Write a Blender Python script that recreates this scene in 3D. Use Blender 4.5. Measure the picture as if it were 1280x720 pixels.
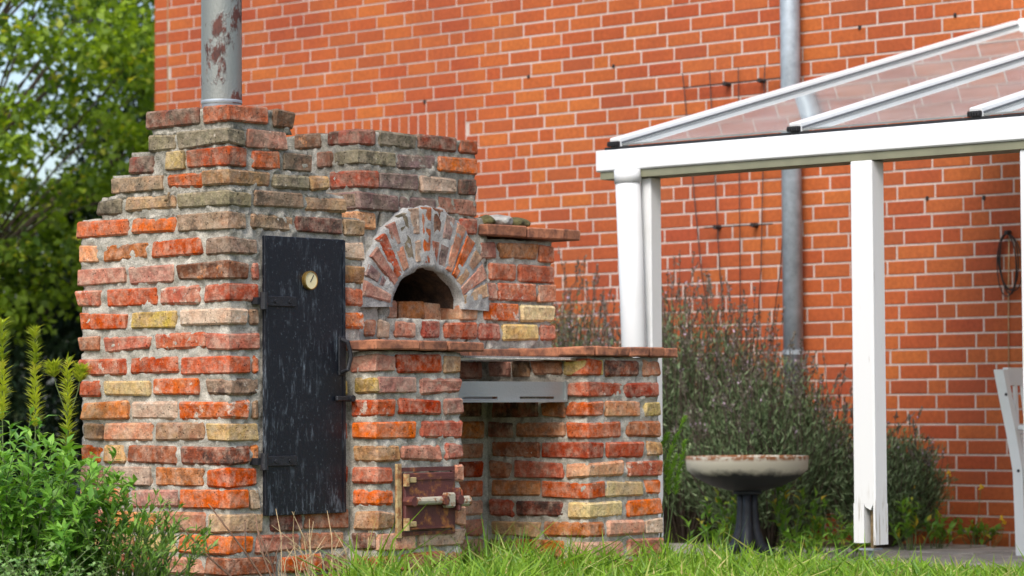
import bpy, bmesh, math, random
import numpy as np
from mathutils import Vector, Matrix, noise

for o in list(bpy.data.objects):
    bpy.data.objects.remove(o)
scene = bpy.context.scene
COL = scene.collection
R = math.radians

# ------------------------------------------------------------------ camera
CAM = Vector((-6.892, -7.322, 0.80))
c_r = Vector((0.6580, -0.7530, -0.0060)); c_d = Vector((0.7530, 0.6570, 0.0420)).normalized()
c_r = (c_r - c_d * c_r.dot(c_d)).normalized(); c_u = c_r.cross(c_d)
cam_d = bpy.data.cameras.new('camera')
cam = bpy.data.objects.new('camera', cam_d); COL.objects.link(cam)
m3 = Matrix((c_r, c_u, -c_d)).transposed()
cam.matrix_world = Matrix.Translation(CAM) @ m3.to_4x4()
cam_d.sensor_width = 36; cam_d.lens = 36 * 3600 / 1280
cam_d.clip_start = .1; cam_d.clip_end = 2000
cam_d.dof.use_dof = True; cam_d.dof.focus_distance = 10.2; cam_d.dof.aperture_fstop = 4.8
scene.camera = cam

# ------------------------------------------------------------------ sky, sun, exposure
SUN_EL, SUN_AZ = R(48), R(248)          # azimuth of the sun, clockwise from +Y
world = bpy.data.worlds.new('World'); scene.world = world; world.use_nodes = True
wn = world.node_tree.nodes; wl = world.node_tree.links
sky = wn.new('ShaderNodeTexSky'); sky.sky_type = 'NISHITA'; sky.sun_disc = False
sky.sun_elevation = SUN_EL; sky.sun_rotation = SUN_AZ
sky.air_density = 1.0; sky.dust_density = 3.0; sky.ozone_density = 1.0
wl.new(sky.outputs[0], wn['Background'].inputs[0]); wn['Background'].inputs[1].default_value = 0.15
sd = bpy.data.lights.new('sun', 'SUN'); sd.energy = 1.5; sd.angle = R(22); sd.color = (1, .97, .93)
sun = bpy.data.objects.new('sun', sd); COL.objects.link(sun)
to_sun = Vector((math.sin(SUN_AZ) * math.cos(SUN_EL), math.cos(SUN_AZ) * math.cos(SUN_EL), math.sin(SUN_EL)))
sun.rotation_euler = to_sun.to_track_quat('Z', 'Y').to_euler()
sun.location = (-5, -5, 12)
scene.view_settings.view_transform = 'Standard'; scene.view_settings.look = 'None'
scene.view_settings.gamma = 1; scene.view_settings.exposure = 0.74
scene.view_settings.use_curve_mapping = False
scene.render.engine = 'CYCLES'

# ------------------------------------------------------------------ helpers
def tag(o, label=None, cat=None, group=None, kind=None):
    if label: o['label'] = label
    if cat: o['category'] = cat
    if group: o['group'] = group
    if kind: o['kind'] = kind
    return o

def empty(name, loc=(0, 0, 0), parent=None):
    o = bpy.data.objects.new(name, None); COL.objects.link(o); o.empty_display_size = .1
    o.location = loc
    if parent: o.parent = parent
    return o

def link(name, me, mat=None, parent=None, smooth=False):
    o = bpy.data.objects.new(name, me); COL.objects.link(o)
    if mat is not None and not me.materials: me.materials.append(mat)
    if parent: 
        o.parent = parent
        if parent.type == 'EMPTY' or parent.location.length > 0:
            o.matrix_parent_inverse = Matrix.Translation(-wloc(parent))
    if smooth:
        me.polygons.foreach_set('use_smooth', [True] * len(me.polygons))
    return o

def wloc(o):
    v = Vector(o.location)
    return v

def mesh_np(name, V, F):
    me = bpy.data.meshes.new(name); me.from_pydata([tuple(v) for v in V], [], [tuple(f) for f in F]); me.update()
    return me

class MB:
    def __init__(s): s.v = []; s.f = []
    def add(s, V, F):
        n = len(s.v); s.v += [tuple(v) for v in V]; s.f += [tuple(i + n for i in f) for f in F]
    def box(s, a, b, rot=None, c=None, bev=0):
        x0, y0, z0 = a; x1, y1, z1 = b
        if bev <= 0:
            V = [(x0,y0,z0),(x1,y0,z0),(x1,y1,z0),(x0,y1,z0),(x0,y0,z1),(x1,y0,z1),(x1,y1,z1),(x0,y1,z1)]
            F = [(0,3,2,1),(4,5,6,7),(0,1,5,4),(1,2,6,5),(2,3,7,6),(3,0,4,7)]
        else: V, F = chamfer(a, b, bev)
        if rot is not None:
            c = Vector(c if c else [(p+q)/2 for p, q in zip(a, b)])
            V = [c + rot @ (Vector(v) - c) for v in V]
        s.add(V, F)
    def bar(s, p, q, w, h, up=(0,0,1), bev=0):
        p, q = Vector(p), Vector(q); d = (q - p); L = d.length; d.normalize()
        sx = d.cross(Vector(up)).normalized(); uz = sx.cross(d)
        M = Matrix((sx, d, uz)).transposed()
        if bev: V, F = chamfer((-w/2, 0, -h/2), (w/2, L, h/2), bev)
        else:
            V = [(a*w/2, b*L, c*h/2) for c in (-1,1) for a, b in ((-1,0),(1,0),(1,1),(-1,1))]
            F = [(0,3,2,1),(4,5,6,7),(0,1,5,4),(1,2,6,5),(2,3,7,6),(3,0,4,7)]
        s.add([p + M @ Vector(v) for v in V], F)
    def tube(s, pts, rad, n=10, cap=True):
        pts = [Vector(p) for p in pts]
        if not isinstance(rad, (list, tuple)): rad = [rad] * len(pts)
        base = len(s.v); ref = None
        for i, p in enumerate(pts):
            d = (pts[min(i+1, len(pts)-1)] - pts[max(i-1, 0)]).normalized()
            if ref is None:
                ref = d.cross(Vector((0, 0, 1)))
                if ref.length < .1: ref = d.cross(Vector((1, 0, 0)))
            ref = (ref - d * ref.dot(d)).normalized(); b = d.cross(ref)
            for k in range(n):
                a = 2 * math.pi * k / n
                s.v.append(tuple(p + (ref * math.cos(a) + b * math.sin(a)) * rad[i]))
        for i in range(len(pts) - 1):
            for k in range(n):
                k2 = (k + 1) % n
                s.f.append((base+i*n+k, base+i*n+k2, base+(i+1)*n+k2, base+(i+1)*n+k))
        if cap:
            s.f.append(tuple(base + k for k in reversed(range(n))))
            s.f.append(tuple(base + (len(pts)-1)*n + k for k in range(n)))
    def lathe(s, prof, c=(0,0,0), n=32):
        base = len(s.v); c = Vector(c)
        for r_, z in prof:
            for k in range(n):
                a = 2*math.pi*k/n; s.v.append((c.x + r_*math.cos(a), c.y + r_*math.sin(a), c.z + z))
        for i in range(len(prof)-1):
            for k in range(n):
                k2 = (k+1) % n
                s.f.append((base+i*n+k, base+i*n+k2, base+(i+1)*n+k2, base+(i+1)*n+k))
    def build(s, name, mat, parent=None, smooth=False):
        return link(name, mesh_np(name, s.v, s.f), mat, parent, smooth)

def chamfer(a, b, e, jit=0, rng=None):
    """box with chamfered edges: 24 verts, 26 faces (44 triangles)"""
    V = []; idx = {}
    lo, hi = a, b
    for sx in (0,1):
        for sy in (0,1):
            for sz in (0,1):
                cnr = [(hi if q else lo)[i] for i, q in enumerate((sx, sy, sz))]
                inn = [c - e if q else c + e for c, q in zip(cnr, (sx, sy, sz))]
                j = [rng.uniform(-jit, jit) for _ in range(3)] if jit else (0, 0, 0)
                for ax in range(3):
                    p = list(inn); p[ax] = cnr[ax]
                    idx[(sx, sy, sz, ax)] = len(V)
                    V.append(tuple(p[i] + j[i] for i in range(3)))
    F = []
    g = lambda s, ax: idx[(s[0], s[1], s[2], ax)]
    for ax in range(3):
        o1, o2 = [(1, 2), (2, 0), (0, 1)][ax]
        for q in (0, 1):
            loop = []
            for u_, v_ in ((0,0),(1,0),(1,1),(0,1)):
                s_ = [0]*3; s_[ax] = q; s_[o1] = u_; s_[o2] = v_; loop.append(g(s_, ax))
            F.append(tuple(loop if q else loop[::-1]))
        # edges along axis ax
        for u_ in (0, 1):
            for v_ in (0, 1):
                s0 = [0]*3; s1 = [0]*3; s0[o1] = s1[o1] = u_; s0[o2] = s1[o2] = v_; s0[ax] = 0; s1[ax] = 1
                f = (g(s0, o1), g(s1, o1), g(s1, o2), g(s0, o2))
                F.append(f if (u_ == v_) == True and False else (f if u_ != v_ else f[::-1]))
    for sx in (0,1):
        for sy in (0,1):
            for sz in (0,1):
                s_ = (sx, sy, sz); f = (g(s_, 0), g(s_, 1), g(s_, 2))
                F.append(f if (sx+sy+sz) % 2 == 1 else f[::-1])
    return V, F

def recalc(me):
    bm = bmesh.new(); bm.from_mesh(me); bmesh.ops.recalc_face_normals(bm, faces=bm.faces); bm.to_mesh(me); bm.free()

def fbm(p, f, oc=3):
    t = 0; a = 1; q = Vector(p) * f
    for _ in range(oc):
        t += a * noise.noise(q); q = q * 2.1 + Vector((7.3, 1.7, 4.1)); a *= .5
    return t

# ------------------------------------------------------------------ materials
class NT:
    def __init__(s, name):
        s.m = bpy.data.materials.new(name); s.m.use_nodes = True
        s.t = s.m.node_tree; s.n = s.t.nodes; s.b = s.n['Principled BSDF']
    def new(s, t, **k):
        n = s.n.new(t)
        for a, v in k.items(): setattr(n, a, v)
        return n
    def set(s, node, i, v):
        if v is None: return
        if hasattr(v, 'bl_idname') or isinstance(v, bpy.types.NodeSocket): s.t.links.new(v, node.inputs[i])
        else:
            if isinstance(v, tuple) and len(v) == 3 and node.inputs[i].type == 'RGBA': v = v + (1,)
            node.inputs[i].default_value = v
    def noise(s, scale, vec=None, detail=4, rough=.6, w=None):
        n = s.new('ShaderNodeTexNoise'); n.noise_dimensions = '4D' if w is not None else '3D'
        s.set(n, 'Scale', scale); s.set(n, 'Detail', detail); s.set(n, 'Roughness', rough)
        if vec is not None: s.set(n, 'Vector', vec)
        if w is not None: s.set(n, 'W', w)
        return n.outputs[0]
    def ramp(s, fac, *stops):
        n = s.new('ShaderNodeValToRGB'); el = n.color_ramp.elements
        while len(el) < len(stops): el.new(.5)
        for e, (p, c) in zip(el, stops):
            e.position = p; e.color = (c, c, c, 1) if not isinstance(c, tuple) else (c + (1,) if len(c) == 3 else c)
        s.set(n, 0, fac); return n.outputs[0]
    def mix(s, fac, a, b, mode='MIX'):
        n = s.new('ShaderNodeMix', data_type='RGBA', blend_type=mode)
        s.set(n, 0, fac); s.set(n, 6, a); s.set(n, 7, b); return n.outputs[2]
    def math(s, op, a, b=None, c=None, clamp=False):
        n = s.new('ShaderNodeMath', operation=op); n.use_clamp = clamp
        s.set(n, 0, a)
        if b is not None: s.set(n, 1, b)
        if c is not None: s.set(n, 2, c)
        return n.outputs[0]
    def hsv(s, col, h=.5, sat=1., v=1.):
        n = s.new('ShaderNodeHueSaturation'); s.set(n, 'Hue', h); s.set(n, 'Saturation', sat); s.set(n, 'Value', v); s.set(n, 'Color', col)
        return n.outputs[0]
    def rnd(s):
        o = s.new('ShaderNodeObjectInfo'); a = s.new('ShaderNodeAttribute', attribute_name='rnd')
        return s.math('FRACT', s.math('ADD', o.outputs['Random'], a.outputs['Fac']))
    def obj(s): return s.new('ShaderNodeTexCoord').outputs['Object']
    def pos(s): return s.new('ShaderNodeNewGeometry').outputs['Position']
    def bump(s, h, strength=.3, dist=.01):
        n = s.new('ShaderNodeBump'); s.set(n, 'Strength', strength); s.set(n, 'Distance', dist); s.set(n, 'Height', h)
        s.set(s.b, 'Normal', n.outputs[0]); return n
    def fin(s, col=None, rough=None, metal=None, spec=None):
        if col is not None: s.set(s.b, 'Base Color', col)
        if rough is not None: s.set(s.b, 'Roughness', rough)
        if metal is not None: s.set(s.b, 'Metallic', metal)
        if spec is not None: s.set(s.b, 'Specular IOR Level', spec)
        return s.m

def old_brick(code, base, alt, lime=.0, soot=.15, altamt=.5):
    k = NT('old_brick_' + code); r_ = k.rnd(); w = k.math('MULTIPLY', r_, 60.0); p = k.pos()
    c = k.mix(k.ramp(k.noise(13, p, 5, .65, w), (.5 - altamt*.16, 0.), (.62, 1.)), base, alt)
    c = k.hsv(c, k.math('MULTIPLY_ADD', r_, .016, .495), k.math('MULTIPLY_ADD', k.math('FRACT', k.math('MULTIPLY', r_, 7.7)), .25, .97), k.math('MULTIPLY_ADD', r_, .6, .88))
    # mottled firing
    c = k.mix(1., c, k.ramp(k.noise(48, p, 6, .7, w), (.30, .55), (.5, 1.), (.70, 1.35)), 'MULTIPLY')
    # film of mortar dust
    c = k.mix(k.ramp(k.noise(24, p, 5, .7, k.math('ADD', w, 31.0)), (.44, .0), (.64, .44)), c, (.62, .49, .37))
    # sooty and weathered stains
    c = k.mix(k.math('MULTIPLY', k.ramp(k.noise(16, p, 6, .75, w), (.49, 0.), (.60, 1.)), soot), c, (.04, .03, .026))
    # lichen and chimney grime on the exposed upper courses
    sp_ = k.new('ShaderNodeSeparateXYZ'); k.set(sp_, 0, p)
    gm = k.math('MULTIPLY', k.ramp(k.math('MULTIPLY', sp_.outputs[2], .5), (.68, 0.), (.78, .9)), k.ramp(k.noise(15, p, 6, .75), (.40, .15), (.60, 1.)))
    c = k.mix(k.math('MULTIPLY', gm, .62), c, (.125, .11, .075))
    # lime blooms with crisp edges
    lm = k.ramp(k.noise(27, p, 6, .7, k.math('ADD', w, 13.0)), (.68 - lime*.15, 0.), (.73 - lime*.14, 1.))
    c = k.mix(k.math('MULTIPLY', lm, .8), c, (.58, .51, .42))
    # grain and pits
    g = k.noise(170, p, 3, .7)
    c = k.mix(1., c, k.ramp(g, (.25, .78), (.7, 1.12)), 'MULTIPLY')
    vo = k.new('ShaderNodeTexVoronoi'); k.set(vo, 'Scale', 75.); k.set(vo, 'Vector', p)
    pit = k.ramp(vo.outputs[0], (.12, 0.), (.26, 1.))
    pm = k.ramp(k.noise(30, p, 2), (.5, 1.), (.58, 0.))
    pit2 = k.math('MAXIMUM', pit, pm)
    c = k.mix(1., c, k.ramp(pit2, (0., .3), (1., 1.)), 'MULTIPLY')
    h = k.math('ADD', k.math('MULTIPLY', g, .35), k.math('ADD', k.math('MULTIPLY', k.noise(34, p, 5, .65), 1.6), k.math('MULTIPLY', pit2, .6)))
    k.bump(h, .8, .008)
    return k.fin(c, .92, 0, .2)

OB = {
 'R': old_brick('R', (.46, .085, .036), (.48, .125, .06), .1, .3),
 'r': old_brick('r', (.34, .075, .045), (.40, .125, .08), .15, .4),
 'D': old_brick('D', (.24, .055, .036), (.10, .045, .035), .1, .8, .8),
 'b': old_brick('b', (.30, .105, .055), (.38, .16, .09), .1, .5),
 'o': old_brick('o', (.46, .18, .10), (.48, .27, .16), .3, .25),
 't': old_brick('t', (.41, .26, .145), (.33, .17, .10), .2, .4),
 'n': old_brick('n', (.25, .165, .105), (.29, .16, .10), .2, .75),
 'm': old_brick('m', (.22, .19, .125), (.17, .135, .085), .3, .7),
 'y': old_brick('y', (.46, .34, .12), (.42, .28, .13), .2, .5),
 'Y': old_brick('Y', (.52, .40, .21), (.50, .33, .17), .3, .2),
 'w': old_brick('w', (.45, .34, .26), (.40, .24, .17), .6, .25),
 'p': old_brick('p', (.38, .155, .115), (.40, .22, .165), .3, .35),
 'x': old_brick('x', (.40, .085, .045), (.46, .16, .09), .85, .2),
 'd': old_brick('d', (.13, .05, .03), (.46, .15, .06), .0, .5, -.4),
 'u': old_brick('u', (.19, .11, .11), (.27, .17, .15), .3, .6),
}

def m_mortar(name, c1, c2, moss=.0, f=14):
    k = NT(name); p = k.pos()
    c = k.mix(k.ramp(k.noise(f, p, 5, .65), (.35, 0.), (.65, 1.)), c1, c2)
    if moss:
        sp_ = k.new('ShaderNodeSeparateXYZ'); k.set(sp_, 0, p)
        gm = k.math('MULTIPLY', k.ramp(k.math('MULTIPLY', sp_.outputs[2], .5), (.68, 0.), (.78, .9)), k.ramp(k.noise(15, p, 6, .75), (.40, .2), (.60, 1.)))
        c = k.mix(k.math('MULTIPLY', gm, .6), c, (.13, .12, .085))
        c = k.mix(k.math('MULTIPLY', k.ramp(k.noise(7, p, 5, .7), (.5, 0.), (.66, 1.)), moss), c, (.15, .14, .05))
    g = k.noise(190, p, 3, .75)
    c = k.mix(1., c, k.ramp(g, (.25, .5), (.7, 1.25)), 'MULTIPLY')
    k.bump(k.math('ADD', g, k.noise(60, p, 3)), .8, .006)
    return k.fin(c, .95, 0, .1)
M_MORTAR = m_mortar('old_mortar', (.60, .56, .48), (.35, .33, .28), .12)
M_MORTAR_MOSS = m_mortar('mossy_mortar', (.34, .31, .25), (.21, .19, .15), .55)
M_ARCHM = m_mortar('arch_mortar', (.52, .51, .48), (.34, .33, .31), .0)
M_SOOT = m_mortar('sooty_lining', (.04, .03, .025), (.12, .07, .045), 0, 20)
M_WALLM = m_mortar('wall_mortar', (.66, .54, .48), (.54, .44, .39), 0, 3)

k = NT('house_brick'); r_ = k.rnd(); p = k.pos()
c = k.hsv(k.mix(k.ramp(k.noise(1.1, p, 2), (.4, 0.), (.62, 1.)), (.44, .107, .027), (.37, .083, .027)), k.math('MULTIPLY_ADD', r_, .012, .494), 1.0, k.math('MULTIPLY_ADD', r_, .18, .90))
c = k.mix(.55, c, k.ramp(k.noise(40, p, 4, .6), (.3, .6), (.7, 1.2)), 'MULTIPLY')
c = k.mix(1., c, k.ramp(k.noise(.9, p, 6, .7), (.35, .86), (.6, 1.04)), 'MULTIPLY')
dark = k.ramp(k.math('FRACT', k.math('MULTIPLY', r_, 17.3)), (.86, 0.), (.96, 1.))
c = k.mix(k.math('MULTIPLY', dark, .35), c, (.24, .06, .03))
k.bump(k.noise(90, p, 3), .25, .004)
M_HBRICK = k.fin(c, .8, 0, .3)

def plain(name, col, rough=.5, metal=0., var=.15, f=20, bump=0., spec=.5):
    k = NT(name); p = k.pos(); n_ = k.noise(f, p, 4)
    c = k.mix(1., col, k.ramp(n_, (.3, 1 - var), (.7, 1 + var)), 'MULTIPLY')
    if bump: k.bump(k.noise(f * 3, p, 3), bump, .004)
    return k.fin(c, rough, metal, spec)

# white painted metal and wood, a little grime
k = NT('white_paint'); p = k.pos()
g = k.ramp(k.noise(5, p, 6, .7), (.5, 0.), (.75, 1.))
M_WHITE = k.fin(k.mix(k.math('MULTIPLY', g, .25), (.70, .71, .71), (.50, .51, .45)), .4, 0, .5)
k = NT('weathered_white_wood'); p = k.pos()
sep = k.new('ShaderNodeSeparateXYZ'); k.set(sep, 0, p)
cmb = k.new('ShaderNodeCombineXYZ'); k.set(cmb, 0, sep.outputs[0]); k.set(cmb, 1, sep.outputs[1]); k.set(cmb, 2, k.math('MULTIPLY', sep.outputs[2], .06))
gr = k.noise(60, cmb.outputs[0], 5, .6)
low = k.ramp(sep.outputs[2], (.25, 1.), (.50, 0.))
chip = k.math('MULTIPLY', k.ramp(gr, (.56, 0.), (.6, 1.)), low)
cr = k.ramp(gr, (.66, 0.), (.69, .5))
c = k.mix(k.math('MAXIMUM', chip, cr), (.70, .71, .71), (.26, .21, .14))
k.bump(gr, .3, .003)
M_WWOOD = k.fin(c, .5)
M_SOFFIT = plain('grey_green_aluminium', (.20, .20, .13), .5, 0, .12, 8)
M_RUBBER = plain('black_rubber', (.012, .012, .013), .6)
M_TRIM = plain('grey_seal', (.10, .11, .12), .5)
M_ROT = plain('rotten_wood', (.17, .12, .06), .9, 0, .5, 50, .6)

# black painted smoker door with scuffs that run downwards
k = NT('black_door_paint'); p = k.pos()
sep = k.new('ShaderNodeSeparateXYZ'); k.set(sep, 0, p)
cmb = k.new('ShaderNodeCombineXYZ'); k.set(cmb, 0, sep.outputs[0]); k.set(cmb, 1, sep.outputs[1]); k.set(cmb, 2, k.math('MULTIPLY', sep.outputs[2], .20))
s1 = k.ramp(k.noise(48, cmb.outputs[0], 6, .75), (.52, 0.), (.66, 1.))
s2 = k.ramp(k.noise(7, p, 4, .7), (.47, 0.), (.66, 1.))
s3 = k.ramp(k.noise(90, p, 3, .6), (.62, 0.), (.70, 1.))
low = k.ramp(sep.outputs[2], (.44, .9), (.62, 0.))
edx = k.ramp(k.math('ABSOLUTE', k.math('SUBTRACT', sep.outputs[0], .358)), (.175, 0.), (.20, .8))
s2 = k.math('MAXIMUM', s2, k.math('MAXIMUM', low, edx))
sc = k.math('MAXIMUM', k.math('MULTIPLY', s1, s2), k.math('MULTIPLY', s3, .35))
c = k.mix(k.math('MULTIPLY', sc, .75), (.004, .006, .011), (.20, .24, .28))
k.bump(k.noise(120, p, 3), .25, .003)
M_DOOR = k.fin(c, k.math('MULTIPLY_ADD', sc, .25, .42), 0, .4)
M_IRON = plain('black_iron', (.012, .013, .017), .55, 0, .5, 60, .5)

# rusty things
def rusty(name, clean, rust1, rust2, lo, hi, f=9, metal=0., rough=.6, sz=1.):
    k = NT(name); p = k.pos()
    if sz != 1:
        mp = k.new('ShaderNodeMapping'); k.set(mp, 0, p); mp.inputs['Scale'].default_value = (1, 1, sz); p = mp.outputs[0]
    n_ = k.noise(f, p, 6, .68); a = k.ramp(n_, (lo, 0.), (hi, 1.))
    rc = k.mix(k.ramp(k.noise(f*3, p, 4), (.4, 0.), (.6, 1.)), rust1, rust2)
    c = k.mix(a, clean, rc); k.bump(k.math('ADD', a, k.noise(140, p, 3)), .4, .004)
    return k.fin(c, k.math('MULTIPLY_ADD', a, .3, rough), k.math('MULTIPLY_ADD', a, -metal, metal) if metal else 0.)
M_PIPE = rusty('rusty_stove_pipe', (.24, .255, .235), (.11, .036, .024), (.05, .018, .014), .52, .585, 10, .4, .45, .55)
M_RUSTDOOR = rusty('rusty_plate', (.10, .028, .024), (.42, .17, .04), (.20, .06, .03), .50, .62, 13)
M_RUSTFRAME = rusty('rust_yellow_frame', (.45, .34, .16), (.22, .08, .03), (.35, .17, .06), .45, .6, 30)
M_LATCH = rusty('chalky_latch', (.42, .38, .29), (.30, .12, .04), (.18, .07, .03), .52, .62, 40)
M_STEEL = rusty('galvanised_drawer', (.36, .38, .375), (.14, .06, .045), (.22, .11, .08), .64, .72, 5, .5, .42)
M_GRATE = plain('grate_steel', (.55, .55, .54), .35, .8, .3, 80)
M_ZINC = plain('zinc_downpipe', (.34, .39, .43), .5, .25, .25, 14)
M_WIRE = plain('dark_wire', (.02, .016, .015), .6)
M_BRASS = plain('brass_rim', (.35, .22, .06), .35, .8)
M_DIAL = plain('cream_dial', (.74, .64, .38), .4)
M_BOWLIRON = plain('cast_iron', (.018, .021, .028), .5, .2, .5, 40, .4)
k = NT('bowl_enamel'); p = k.pos()
sep = k.new('ShaderNodeSeparateXYZ'); k.set(sep, 0, p)
edge = k.math('ADD', sep.outputs[2], k.math('MULTIPLY', k.noise(14, p, 5, .7), .07))
burn = k.ramp(edge, (.500, 1.), (.535, 0.))
rimr = k.math('MULTIPLY', k.ramp(k.noise(35, p, 4), (.4, 0.), (.55, 1.)), k.ramp(sep.outputs[2], (.535, 0.), (.548, 1.)))
c = k.mix(burn, (.58, .53, .42), (.02, .02, .023)); c = k.mix(rimr, c, (.27, .10, .03))
M_BOWL = k.fin(c, .6)
k = NT('clinker_tile'); r_ = k.rnd(); p = k.pos(); w = k.math('MULTIPLY', r_, 30.)
c = k.mix(k.ramp(k.noise(18, p, 5, .7, w), (.42, 0.), (.6, 1.)), (.38, .15, .075), (.15, .06, .035))
c = k.mix(k.ramp(k.noise(40, p, 3, .6, w), (.62, 0.), (.7, .8)), c, (.05, .04, .03))
k.bump(k.noise(90, p, 4), .6, .005)
M_TILE = k.fin(k.hsv(c, .5, 1., k.math('MULTIPLY_ADD', r_, .4, .8)), .85)
M_STONE = plain('pale_stone', (.34, .33, .30), .9, 0, .4, 25, .8)
M_MOSSSTONE = plain('mossy_stone', (.09, .08, .03), .95, 0, .6, 30, .8)
k = NT('paving'); p = k.pos(); r_ = k.rnd()
c = k.mix(k.ramp(k.noise(5, p, 5), (.35, 0.), (.65, 1.)), (.42, .38, .33), (.26, .24, .21))
c = k.mix(1., c, k.ramp(k.noise(120, p, 2), (.3, .7), (.7, 1.15)), 'MULTIPLY')
k.bump(k.noise(80, p, 3), .4, .004)
M_PAVE = k.fin(k.hsv(c, .5, 1, k.math('MULTIPLY_ADD', r_, .2, .9)), .9)
k = NT('lawn_soil'); p = k.pos()
M_SOIL = k.fin(k.mix(k.ramp(k.noise(2.5, p, 6, .7), (.4, 0.), (.6, 1.)), (.045, .07, .02), (.07, .05, .03)), .95)

# roof glass: clear pane with a dusty film that scatters a little daylight
k = NT('roof_glass'); p = k.pos()
tr = k.new('ShaderNodeBsdfTransparent'); k.set(tr, 0, (.93, .96, .94))
gl = k.new('ShaderNodeBsdfGlossy'); k.set(gl, 'Roughness', .04); k.set(gl, 0, (.9, .95, .95))
df = k.new('ShaderNodeBsdfDiffuse'); k.set(df, 0, (.62, .66, .65))
fr = k.new('ShaderNodeFresnel'); k.set(fr, 0, 1.5)
m1 = k.new('ShaderNodeMixShader'); k.set(m1, 0, k.ramp(k.noise(3.5, p, 5, .65), (.3, .38), (.7, .66))); k.set(m1, 1, tr.outputs[0]); k.set(m1, 2, df.outputs[0])
m2 = k.new('ShaderNodeMixShader'); k.set(m2, 0, k.math('MULTIPLY', fr.outputs[0], 1.0)); k.set(m2, 1, m1.outputs[0]); k.set(m2, 2, gl.outputs[0])
k.t.links.new(m2.outputs[0], k.n['Material Output'].inputs[0])
M_GLASS = k.m

def leaf_mat(name, c1, c2, c3, trans=.3, rough=.5, w3=.9):
    k = NT(name); r_ = k.rnd()
    c = k.ramp(r_, (0., c1), (.55, c2), (w3, c2), (1., c3))
    k.set(k.b, 'Base Color', c); k.set(k.b, 'Roughness', rough); k.set(k.b, 'Specular IOR Level', .35)
    tl = k.new('ShaderNodeBsdfTranslucent'); k.set(tl, 0, k.hsv(c, .49, 1.1, 1.5))
    mx = k.new('ShaderNodeMixShader'); k.set(mx, 0, trans); k.set(mx, 1, k.b.outputs[0]); k.set(mx, 2, tl.outputs[0])
    k.t.links.new(mx.outputs[0], k.n['Material Output'].inputs[0])
    return k.m
L_TREE = leaf_mat('tree_leaf', (.05, .11, .02), (.30, .43, .045), (.68, .62, .08), .45)
L_DARK = leaf_mat('conifer_needles', (.008, .022, .010), (.022, .050, .018), (.05, .07, .02), .15, .6)
L_SHRUB = leaf_mat('shrub_leaf', (.09, .23, .03), (.21, .42, .06), (.36, .56, .11), .3, .38)
L_SPIKE = leaf_mat('spike_leaf', (.26, .36, .04), (.50, .58, .08), (.65, .65, .12), .3)
L_ROUND = leaf_mat('round_leaf', (.13, .27, .07), (.25, .41, .13), (.40, .54, .22), .3)
L_NARROW = leaf_mat('narrow_leaf', (.08, .18, .03), (.19, .34, .06), (.34, .46, .10), .25)
L_LAV = leaf_mat('lavender_leaf', (.05, .085, .035), (.15, .21, .095), (.32, .38, .22), .15, .7)
L_LAVF = leaf_mat('lavender_flower', (.09, .085, .06), (.17, .15, .12), (.55, .42, .55), .15, .7)
L_GRASS = leaf_mat('grass_blade', (.08, .19, .02), (.22, .38, .035), (.55, .46, .20), .3, .45, .86)
L_WEED = leaf_mat('weed_leaf', (.08, .20, .025), (.17, .32, .04), (.60, .42, .04), .35, .45, .86)
L_FEATH = leaf_mat('feathery_leaf', (.16, .34, .04), (.30, .50, .08), (.40, .58, .14), .3)
L_YEL = leaf_mat('yellow_petal', (.65, .42, .02), (.75, .52, .03), (.8, .6, .05), .2)
M_BARK = plain('bark', (.07, .05, .035), .9, 0, .4, 30, .8)
M_STEM = plain('green_stem', (.09, .13, .04), .7, 0, .3, 30)
M_DRY = plain('dry_stem', (.16, .09, .055), .8, 0, .5, 40)
M_STRAW = plain('straw', (.48, .36, .20), .8, 0, .3, 40)

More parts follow.
